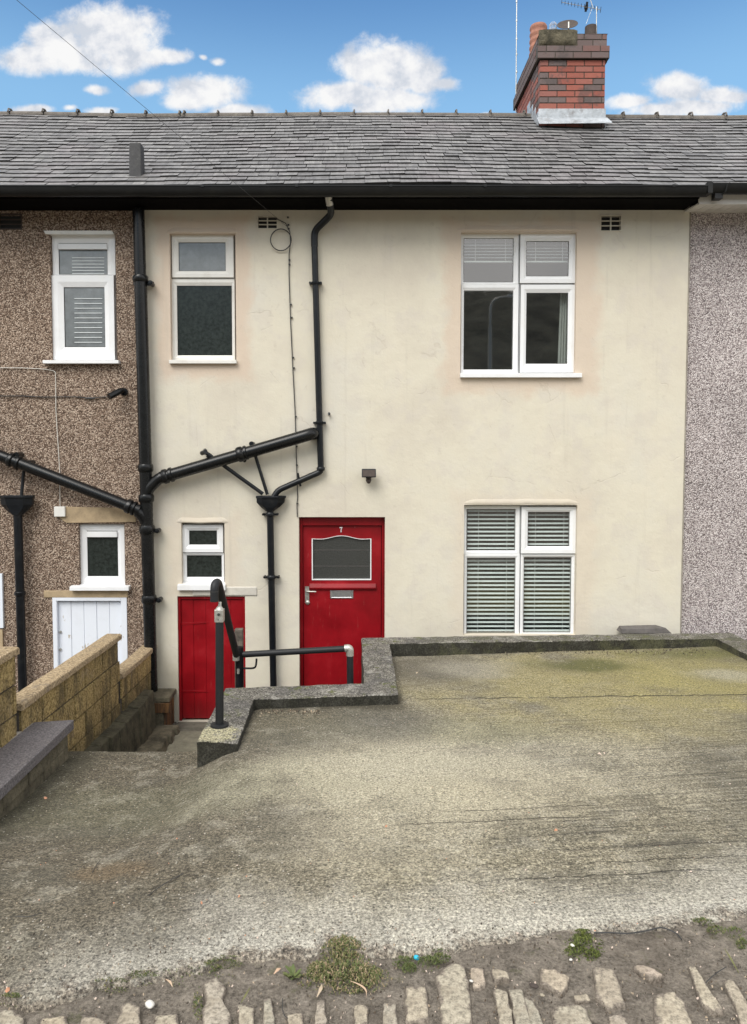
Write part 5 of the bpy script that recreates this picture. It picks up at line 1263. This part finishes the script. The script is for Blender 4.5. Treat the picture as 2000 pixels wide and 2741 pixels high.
# low wall with grey coping at front left
lw = thing('low_wall', 'low mossy wall capped with wide grey coping at the front left of the slab', 'garden wall', (-2.1, 4.5, -.3))
zt = CH-1.94; y0, y1 = 2.6, 5.42; m_ = MB()
c_a = G(198, 1926, zt); c_b = G(0, 2112, zt); 
def gx(y): return c_b.x + (c_a.x-c_b.x)*(y-c_b.y)/(c_a.y-c_b.y)
print('grey coping', c_a, c_b)
y1 = c_a.y
m_.prism([(gx(y0), y0, zt-.07), (gx(y1), y1, zt-.07), (gx(y1)-.33, y1-.06, zt-.07), (gx(y0)-.36, y0, zt-.07)], (0, 0, .07))
m_.build('coping', 'grey_coping', lw, bevel=.006)
m_ = MB(); m_.prism([(gx(y0)-.37, y0, zt-.05), (gx(y1)-.262, y1-.08, zt-.05), (gx(y1)-.29, y1-.08, zt-.05), (gx(y0)-.41, y0, zt-.05)], (0, 0, .056)); m_.build('mortar_fillet', 'cement', lw)
m_ = MB(); nB = 9
for r_ in range(3):
    z = zt-.074-.11*r_; y = y0-(.1 if r_ % 2 else 0)
    while y < y1-.05:
        ya, yb_ = max(y, y0), min(y+.34, y1-.03); dx = random.uniform(-.008, .006)
        m_.hexa([(gx(ya)-.33, ya, z-.104), (gx(ya)-.025+dx, ya+.004, z-.104), (gx(yb_)-.30, yb_, z-.104), (gx(yb_)-.025+dx, yb_-.004, z-.104), (gx(ya)-.33, ya, z), (gx(ya)-.028+dx, ya+.004, z), (gx(yb_)-.30, yb_, z), (gx(yb_)-.028+dx, yb_-.004, z)], random.random()); y += .34
m_.prism([(gx(y0)-.035, y0, zt-.5), (gx(y1-.03)-.035, y1-.03, zt-.5), (gx(y1)-.28, y1-.04, zt-.5), (gx(y0)-.3, y0, zt-.5)], (0, 0, .425))
m_.build('blockwork', 'moss_stone', lw, bevel=.008)

# ------------------------------------------------------------ handrail
base = G(588, 1943, zk); yb0 = base.y
hr = thing('handrail', 'black rubber-covered tubular handrail with metal fittings on the concrete kerb by the steps', 'handrail', tuple(base))
def B_(px, py, Y): return W(px, py, Y)
topp = B_(588, 1663, yb0); m_ = MB(); m_.tube([base, topp], .0295, 18); m_.build('post', 'grey_rubber', hr, smooth=True)
m_ = MB(); m_.tube([base+Vector((0, 0, .002)), base+Vector((0, 0, .014)), base+Vector((0, 0, .016))], [.066, .064, .034], 24); m_.build('base_plate', 'grey_rubber', hr, smooth=True)
m_ = MB(); f0, f1 = B_(588, 1664, yb0), B_(588, 1630, yb0); hw = .031
m_.hexa([(f0.x-hw, yb0-hw, f0.z), (f0.x+hw, yb0-hw, f0.z), (f0.x-hw, yb0+hw, f0.z), (f0.x+hw, yb0+hw, f0.z), (f0.x-hw, yb0-hw, f1.z), (f0.x+hw, yb0-hw, f1.z), (f0.x-hw, yb0+hw, f1.z), (f0.x+hw, yb0+hw, f1.z)])
m_.tube([(f0.x, yb0, f1.z-.002), (f0.x, yb0, f1.z+.022)], [.030, .014], 14); m_.tube([(f0.x, yb0, f1.z+.0), (f0.x+.004, yb0+.01, f1.z+.05)], .012, 10)
m_.build('clamp', 'galvanised', hr, bevel=.005)
m_ = MB(); m_.tube([(f0.x, yb0-hw-.006, (f0.z+f1.z)/2+.012), (f0.x, yb0-hw+.002, (f0.z+f1.z)/2+.012)], .010, 10); m_.tube([(f0.x-.004, yb0-hw-.004, f0.z+.02), (f0.x-.004, yb0-hw+.002, f0.z+.02)], .004, 8); m_.build('grub_screw', 'cable_black', hr)
r0 = B_(574, 1610, yb0-.03); r1 = B_(574, 1566, yb0-.03); rend = B_(633, 1752, 6.35)
rs = B_(590, 1580, yb0+.07)
m_ = MB(); m_.tube(rounded([r0, r1+Vector((0, 0, .004)), r1+Vector((.012, .07, .012)), rend], .055, 8), .0295, 18); rail1 = m_.build('rail', 'grey_rubber', hr, smooth=True)
m_ = MB(); m_.tube([r0-Vector((0, 0, .001)), r0+Vector((0, 0, .002))], .024, 16); m_.build('open_end', 'cable_black', rail1)
m_ = MB(); jj = r0.lerp(r1, .62); m_.tube([jj-Vector((0, 0, .003)), jj+Vector((0, 0, .003))], .0305, 18); m_.build('joint', 'cable_black', rail1)
Y2 = 6.42
m_ = MB(); p0 = B_(641, 1732, Y2); p1 = Vector((B_(640, 1835, Y2).x, Y2, ZP)); m_.tube([p1, p0], .035, 16); m_.build('post', 'black_paint', hr, smooth=True)
m_ = MB(); c_ = B_(632, 1758, Y2-.05); m_.tube([c_+Vector((0, 0, -.03)), c_+Vector((0, 0, .03))], .03, 12); m_.build('clamp', 'galvanised', hr, smooth=True); m_ = MB(); c2 = B_(638, 1797, Y2-.045); m_.tube([c2+Vector((0, 0, -.02)), c2+Vector((0, 0, .02))], .012, 10); m_.build('bolt', 'galvanised', hr, smooth=True)
q0, q1 = B_(650, 1752, Y2), B_(932, 1736, Y2); m_ = MB(); m_.tube([q0, q1], .027, 18); m_.build('rail', 'grey_rubber', hr, smooth=True)
m_ = MB(); cc = B_(937, 1734, Y2); m_.tube(rounded([q1-Vector((.03, 0, 0)), cc, cc-Vector((0, 0, .07))], .03), .033, 16); m_.build('elbow', 'galvanised', hr, smooth=True)
m_ = MB(); m_.tube([cc-Vector((0, 0, .05)), Vector((B_(941, 1830, Y2).x, Y2, ZP))], .029, 16); m_.build('post', 'grey_rubber', hr, smooth=True)
m_ = MB(); m_.tube(rounded([B_(650, 1789, Y2), B_(682, 1789, Y2-.02), B_(686, 1780, Y2-.02), B_(687, 1763, Y2-.02)], .05, 8), .0085, 10); m_.build('hook', 'black_paint', hr, smooth=True)
a, b = B_(629, 1735, Y2+.12), B_(650, 1684, Y2+.12); m_ = MB(); m_.box((a.x, Y2+.10, ZP), (b.x, Y2+.17, b.z))
tag(m_.build('wooden_post', 'wood_post', bevel=.005), 'weathered square timber post behind the handrail in front of the red cellar door', 'post')

# ------------------------------------------------------------ lane: setts, grass, litter
zd = -.050
def sett(px, lab, h=.007, zoff=0):
    pts = []
    n_ = len(px)
    P0 = [G(x, y, zd+h) for x, y in px]
    # round the corners
    out = []
    for i in range(n_):
        a, b, c = P0[i-1], P0[i], P0[(i+1) % n_]
        s, e = b.lerp(a, .17), b.lerp(c, .17)
        for k in range(4): q = k/3; out.append(s*(1-q)**2+b*2*q*(1-q)+e*q*q)
        m2 = b.lerp(c, .5); out.append(m2)
    c_ = sum(out, Vector((0, 0, 0)))/len(out); bm = bmesh.new()
    rings = []
    for (sc_, dz) in ((1.06, -.05), (1.03, -.012), (1.0, -.004), (.93, .001), (.75, .003), (.45, .004)):
        ring = []
        for p in out:
            q = c_ + (p-c_)*sc_; nn = .012*nz(p.x, p.y, 0, 19) + .007*nz(p.x, p.y, 3, 60)
            q = q + (q-c_).normalized()*nn; ring.append(bm.verts.new((q.x-c_.x, q.y-c_.y, zd+h+dz+.003*nz(q.x, q.y, 0, 25)+.0015*nz(q.x, q.y, 5, 80)+zoff-0)))
        rings.append(ring)
    cv = bm.verts.new((0, 0, zd+h+.004+zoff)); L_ = len(out)
    for a, b in zip(rings, rings[1:]):
        for k in range(L_): bm.faces.new((a[k], a[(k+1) % L_], b[(k+1) % L_], b[k]))
    for k in range(L_): bm.faces.new((rings[-1][k], rings[-1][(k+1) % L_], cv))
    bmesh.ops.recalc_face_normals(bm, faces=bm.faces)
    me = bpy.data.meshes.new('stone_sett'); bm.to_mesh(me); bm.free()
    at = me.attributes.new('rim', 'FLOAT', 'POINT'); at.data.foreach_set('value', [v_ for v_ in (1, 1, .9, .55, .2, 0) for _ in range(L_)] + [0]); me.materials.append(MATS['sett_stone']); me.shade_smooth()
    ob = bpy.data.objects.new('stone_sett', me); ob.location = (c_.x, c_.y, 0); COL.objects.link(ob); return tag(ob, lab, 'sett', 'worn stone setts showing through the dirt lane')
S = lambda L_: [(1000+.6053*x, 2300+.6053*y) for x, y in L_]
S2 = lambda L_: [(.6053*x, 2300+.6053*y) for x, y in L_]
sett(S([(140, 555), (235, 560), (250, 720), (140, 724)]), 'short pinkish sett just left of the long pale one')
sett(S([(330, 455), (400, 462), (425, 560), (445, 800), (310, 800), (285, 600), (278, 510)]), 'longest pale sett with two small dark slots, near the blue scrap')
sett(S([(515, 480), (590, 490), (610, 532), (530, 540)]), 'small buff sett fragment above the streaked pair')
sett(S([(528, 572), (590, 580), (610, 660), (625, 800), (560, 800)]), 'narrow pale half of the streaked double sett, left side')
sett(S([(596, 572), (655, 568), (712, 760), (712, 800), (632, 800), (615, 660)]), 'brown streaked half of the double sett, right side')
sett(S([(730, 475), (800, 480), (870, 520), (850, 560), (830, 592), (745, 555)]), 'rough angular sett half buried right of the small dark hole')
sett(S([(785, 655), (860, 636), (935, 645), (985, 760), (985, 800), (800, 800)]), 'rounded pinkish buff sett at the bottom edge, below the angular one')
sett(S([(965, 470), (1060, 480), (1120, 645), (1040, 665), (985, 600)]), 'long slanted tan sett with squared lower end under the moss clump', .008)
sett(S([(1140, 465), (1200, 470), (1290, 515), (1215, 530)]), 'thin flat sett sliver lying nearly sideways', .006)
sett(S([(1245, 600), (1330, 575), (1380, 640), (1440, 800), (1250, 800), (1238, 660)]), 'broad warm tan sett with rounded top near the lower right')
sett(S([(1390, 465), (1420, 470), (1480, 560), (1550, 670), (1500, 675), (1450, 640)]), 'narrow diagonal sett tapering to a point, right of the thin sliver', .008)
sett(S([(1545, 535), (1590, 528), (1700, 700), (1720, 800), (1640, 800), (1600, 660)]), 'yellowish sett cut by the right edge of the picture')
sett(S2([(900, 540), (950, 515), (1000, 560), (985, 620), (1022, 680), (1000, 800), (890, 800), (905, 640)]), 'large irregular pale sett left of the broad-leafed weed', .010)
sett(S2([(1165, 615), (1200, 612), (1218, 700), (1220, 800), (1160, 800)]), 'narrow pinkish sett below the broad-leafed weed', .008)
sett(S2([(1400, 625), (1435, 620), (1448, 720), (1440, 800), (1370, 800), (1395, 710)]), 'narrow sandy sett directly below the big grass tuft', .008)
sett(S2([(528, 650), (570, 628), (622, 645), (618, 740), (612, 800), (524, 800)]), 'yellowish cobble beside the loose white pebble', .010)
sett(S2([(-40, 665), (60, 660), (110, 690), (100, 800), (-40, 800)]), 'grey sett in the bottom left corner', .010)
sett(S2([(1560, 640), (1630, 650), (1625, 735), (1570, 740)]), 'half buried brownish sett right of the sandy one below the grass tuft', .004)
for (L_, lab) in (([(420, 470), (490, 478), (500, 560), (440, 570)], 'muddy sett fragment between the long pale sett and the small buff one'),
        ([(640, 600), (700, 610), (760, 740), (730, 800)], 'thin muddy sett strip right of the streaked double sett'),
        ([(1030, 690), (1110, 680), (1160, 800), (1060, 800)], 'low muddy sett under the long slanted one'),
        ([(880, 600), (950, 590), (960, 625), (900, 632)], 'small muddy stone above the rounded pinkish sett'),
        ([(40, 640), (100, 630), (115, 800), (30, 800)], 'dark muddy sett between grass tuft and short pinkish sett')):
    sett(S(L_), lab, .003)
for (L_, lab) in (([(1050, 640), (1130, 650), (1120, 800), (1060, 800)], 'dark muddy sett right of the large irregular sett'),
        ([(1265, 680), (1340, 670), (1350, 800), (1270, 800)], 'dark muddy sett between the narrow pinkish and narrow sandy ones'),
        ([(680, 690), (790, 680), (800, 800), (690, 800)], 'dark muddy sett right of the loose white pebble'),
        ([(180, 700), (300, 690), (310, 800), (190, 800)], 'dark muddy sett right of the bottom left corner stone'),
        ([(360, 690), (470, 700), (480, 800), (350, 800)], 'dark muddy sett left of the yellowish cobble')):
    sett(S2(L_), lab, .002)
def pebble_(px, py, r, lab, mt, flat=.6, cat='pebble', name='pebble', sx=1.0):
    c_ = G(px, py, zd+.01); bm = bmesh.new(); bmesh.ops.create_icosphere(bm, subdivisions=3, radius=r)
    for v in bm.verts: v.co = Vector((v.co.x*1.25*sx, v.co.y*.9, v.co.z*flat)) * (1+.25*nz(v.co.x, v.co.y, v.co.z, .8/r))
    me = bpy.data.meshes.new(name); bm.to_mesh(me); bm.free(); me.materials.append(MATS[mt]); me.shade_smooth()
    ob = bpy.data.objects.new(name, me); ob.location = (c_.x, c_.y, c_.z+r*flat*.5); ob.rotation_euler.z = random.uniform(0, 3); COL.objects.link(ob); return tag(ob, lab, cat)
pebble_(402, 2692, .017, 'loose white rounded pebble on the dirt at lower left', 'white_pebble')
pebble_(1115, 2566, .0125, 'bright blue scrap of plastic on the dirt under the slab edge', 'cyan_plastic', .7, 'litter', 'plastic_scrap', .7)
pebble_(1262, 2627, .006, 'tiny white chip beside the longest pale sett', 'white_pebble'); pebble_(1452, 2665, .007, 'tiny yellow chip between the streaked sett and the rounded sett', 'sett_stone')
pebble_(1533, 2532, .008, 'pale chip resting on the moss clump', 'white_pebble'); pebble_(1528, 2570, .006, 'pale flake just below the moss clump', 'white_pebble')
pebble_(1430, 2640, .014, 'small dark stone in a hollow by the angular sett', 'dark_pot', .4)

def tuft(name, lab, cat, centers, n, hgt, mt='grass', spread=1.0, toner=None, blade=.0022, base=None, kind=None):
    m_ = MB(); c0 = None
    for k in range(n):
        (px, py, rx, ry) = random.choice(centers) if base is None else centers[0]
        a = random.uniform(0, 2*math.pi); q = math.sqrt(random.random())
        g_ = G(px + rx*q*math.cos(a), py + ry*q*math.sin(a), zd)
        if c0 is None: c0 = g_.copy()
        h = hgt*random.uniform(.4, 1.1)*(1.15-q*.7); th = random.uniform(0, 2*math.pi); lean = random.uniform(.2, 1.2)*spread
        d = Vector((math.cos(th), math.sin(th), 0)); s_ = Vector((-d.y, d.x, 0))*blade*random.uniform(.7, 1.6)
        z0 = zd-.004 + .018*(1-q)
        zs = slab_z(g_.x, g_.y) if g_.y > edge_y(g_.x) else -9
        g_.z = max(z0, zs-.003)
        m1 = g_ + d*h*lean*.35 + Vector((0, 0, h*.6)); tp_ = g_ + d*h*lean + Vector((0, 0, h*(1-.35*lean)))
        tn = random.random() if toner is None else toner(q)
        m_.add([g_-s_, g_+s_, m1+s_*.8, m1-s_*.8, tp_], [(0, 1, 2, 3), (3, 2, 4)], tn)
    o_ = m_.build(name, mt); return tag(o_, lab, cat, kind=kind)
tg = lambda q: min(1, max(0, random.gauss(.50+.2*random.random(), .24)))
tuft('grass_tuft', 'large tuft of green and straw-coloured grass growing over the slab edge', 'grass tuft', [(925, 2600, 95, 45), (915, 2560, 60, 45), (860, 2600, 40, 30), (975, 2610, 55, 30), (920, 2540, 45, 28), (960, 2620, 90, 40), (900, 2625, 110, 38)], 3000, .019, toner=tg)
tuft('grass_tuft', 'small green patch under the slab edge by the blue scrap', 'grass tuft', [(1080, 2575, 30, 16), (1095, 2592, 22, 14), (1180, 2565, 28, 12), (1150, 2572, 30, 10), (1120, 2580, 60, 22)], 650, .016, toner=lambda q: random.uniform(.1, .6))
tuft('moss_clump', 'mossy clump with pale chips on the dirt near the right slab edge', 'moss', [(1555, 2530, 36, 28), (1585, 2555, 22, 16), (1560, 2505, 26, 12), (1540, 2545, 30, 20), (1560, 2535, 60, 40)], 1000, .012, 'moss', toner=lambda q: random.random(), blade=.003)
tuft('grass_tuft', 'thin green tuft at the far right edge of the dirt lane', 'grass tuft', [(1960, 2495, 34, 14), (1915, 2490, 26, 12), (1985, 2525, 14, 14), (1880, 2470, 30, 7)], 500, .013, toner=lambda q: random.uniform(.1, .7))
tuft('grass_tuft', 'thin dark moss and grass fringe along the slab edge at lower left', 'grass tuft', [(380, 2625, 40, 14), (300, 2645, 50, 12), (610, 2580, 45, 12), (570, 2590, 25, 10), (530, 2690, 14, 40), (30, 2685, 30, 8), (500, 2620, 140, 25)], 1000, .009, toner=lambda q: random.uniform(0, .75))
# broad-leafed weed
wd_ = MB()
for k in range(16):
    c_ = G(786 + random.uniform(-10, 10), 2618+random.uniform(-5, 5), zd); th = R(20 + 320*k/15)+random.uniform(-.2, .2); L_ = random.uniform(.028, .055); d = Vector((math.cos(th), math.sin(th), 0)); s_ = Vector((-d.y, d.x, 0))
    pts = []
    for q, w_ in ((0, .001), (.3, .005), (.6, .0065), (.85, .004), (1, .0004)):
        p = c_ + d*L_*q*.8 + Vector((0, 0, L_*(1.1*q-.55*q*q))); pts += [p-s_*w_, p+s_*w_]
    wd_.add(pts, [(2*i, 2*i+1, 2*i+3, 2*i+2) for i in range(4)], random.uniform(.3, .55))
tag(wd_.build('weed', 'grass', smooth=True), 'small bright broad-leafed weed left of the big grass tuft', 'weed')
def blade(px, lab, mt='grass', w_=.003, tn=.7, name='dead_leaf', cat='leaf', lift=.006):
    m_ = MB(); P_ = [G(x, y, zd+.012) + Vector((0, 0, lift*math.sin(math.pi*i/(len(px)-1)))) for i, (x, y) in enumerate(px)]
    P_ = rounded(P_, .05, 4); vs = []; n_ = len(P_)
    for i, p in enumerate(P_):
        z = max(p.z, (slab_z(p.x, p.y)+.004) if p.y > edge_y(p.x) else -9); d = (P_[min(i+1, n_-1)]-P_[max(i-1, 0)]); s_ = Vector((-d.y, d.x, 0)).normalized()*w_*math.sin(math.pi*(i+.4)/(n_-.2)); vs += [Vector((p.x, p.y, z))-s_, Vector((p.x, p.y, z+.002))+s_]
    m_.add(vs, [(2*i, 2*i+1, 2*i+3, 2*i+2) for i in range(n_-1)], tn); tag(m_.build(name, mt), lab, cat)
blade([(848, 2670), (860, 2650), (862, 2635)], 'yellowish leaf below the left side of the grass tuft', 'litter', .006, .72)
blade([(935, 2625), (965, 2640), (982, 2655), (980, 2672)], 'curled straw blade arching out of the grass tuft', 'litter', .003, .75)
blade([(645, 2685), (658, 2668), (670, 2643)], 'pale green blade on the dirt left of the weed', 'grass', .003, .62)
blade([(444, 2622), (456, 2632), (462, 2642)], 'straw coloured flake at lower left below the slab edge', 'litter', .004, .74)
blade([(733, 2608), (745, 2598), (752, 2592)], 'pale dry leaf beside the weed, left side', 'litter', .006, .76)
blade([(1940, 2540), (1955, 2568), (1978, 2605)], 'green stalk lying on the dirt near the right edge', 'grass', .003, .6)
# twigs
def twig(px, lab, r=.0022, z=None):
    P_ = []
    for (x, y) in px:
        p = G(x, y, -.05)
        for _ in range(4):
            zz = slab_z(p.x, p.y) if p.y > edge_y(p.x) else zd; p = G(x, y, zz+.006)
        P_.append(p)
    m_ = MB(); m_.tube(rounded(P_, .1, 3), r, 6); tag(m_.build('twig', 'cable_black' if r < .003 else 'wood_post'), lab, 'twig', 'twigs lying on the ground')
twig([(247, 2336), (256, 2318), (267, 2305)], 'short dark twig on the left of the slab', .0018)
twig([(395, 2398), (440, 2365), (490, 2338)], 'long pale-dark twig on the slab, lower left', .0018)
twig([(40, 2452), (75, 2455), (112, 2444)], 'curved thin twig on the slab near the left edge', .0014)
twig([(1888, 2632), (1915, 2605), (1945, 2588)], 'thin forked twig on the dirt at lower right', .0016)
twig([(1590, 2497), (1640, 2496), (1680, 2500), (1740, 2490), (1770, 2480), (1810, 2496), (1825, 2515)], 'long thin root-like twig along the right slab edge', .0028)
twig([(757, 2672), (755, 2700), (762, 2720), (772, 2726)], 'hair-thin curved stalk under the weed', .0014)
# leaf litter and grit, past counting
m_ = MB()
def speck(px, py, s_, tn, hgt=.0015):
    p = G(px, py, -.05)
    for _ in range(4):
        zz = slab_z(p.x, p.y) if (p.y > edge_y(p.x)) else zd; p = G(px, py, zz+.003)
    if p.y > 7.85 or p.x > 3.7: return
    if p.y > 5.3 and p.x < -.75: return
    if p.y > 5.8 and p.x < .4: return
    if p.x < -2.0: return
    a = random.uniform(0, 6.3); vs = []
    k = 5; el = random.uniform(.35, .9)
    for i in range(k):
        b = 2*math.pi*i/k; x, y = math.cos(b)*s_*random.uniform(.7, 1.2), math.sin(b)*s_*el; vs.append((p.x+x*math.cos(a)-y*math.sin(a), p.y+x*math.sin(a)+y*math.cos(a), p.z+hgt*math.sin(b+1)))
    m_.add(vs + [(p.x, p.y, p.z+hgt*2)], [(i, (i+1) % k, k) for i in range(k)], tn)
for k in range(420):
    px, py = random.uniform(0, 2000), 1760 + 800*random.random()**.7; speck(px, py, random.choice((.002, .003, .003, .004, .006)), random.choice((.05, .1, .15, .4, .72, .7, .95, .95, .84)))
for k in range(900):
    px = random.uniform(0, 2000); py = random.uniform(2470, 2741); speck(px, py, random.uniform(.0015, .005), random.choice((.05, .1, .3, .4, .5, .72, .95)), .003)
for k in range(260):
    px = random.uniform(1240, 1900); py = 1735 + random.gauss(8, 5); speck(px, py, random.uniform(.004, .010), random.choice((.0, .1, .3, .4, .6)), .006)
for k in range(260):
    px = random.uniform(690, 860); py = 1897 + abs(random.gauss(0, 7)); speck(px, py, random.uniform(.003, .008), random.choice((.0, .1, .3, .4, .6, .72)), .005)
for (px, py, s_, tn) in ((1604, 2017, .011, .95), (1618, 2016, .007, .95), (1608, 2020, .008, .95), (1488, 2222, .011, .84), (1034, 2212, .010, .84), (122, 2136, .014, .84), (840, 1905, .016, .6), (1116, 1801, .010, .72), (436, 2201, .008, .72), (540, 2417, .006, .84), (20, 2650, .010, .84), (1860, 1726, .03, .95), (1930, 1735, .03, .95), (795, 2100, .006, .95), (640, 2400, .009, .84)): speck(px, py, s_, tn, .005)
tag(m_.build('leaf_litter', 'litter'), 'scattered grit, leaf crumbs and flecks over the slab and dirt', 'litter', kind='stuff')
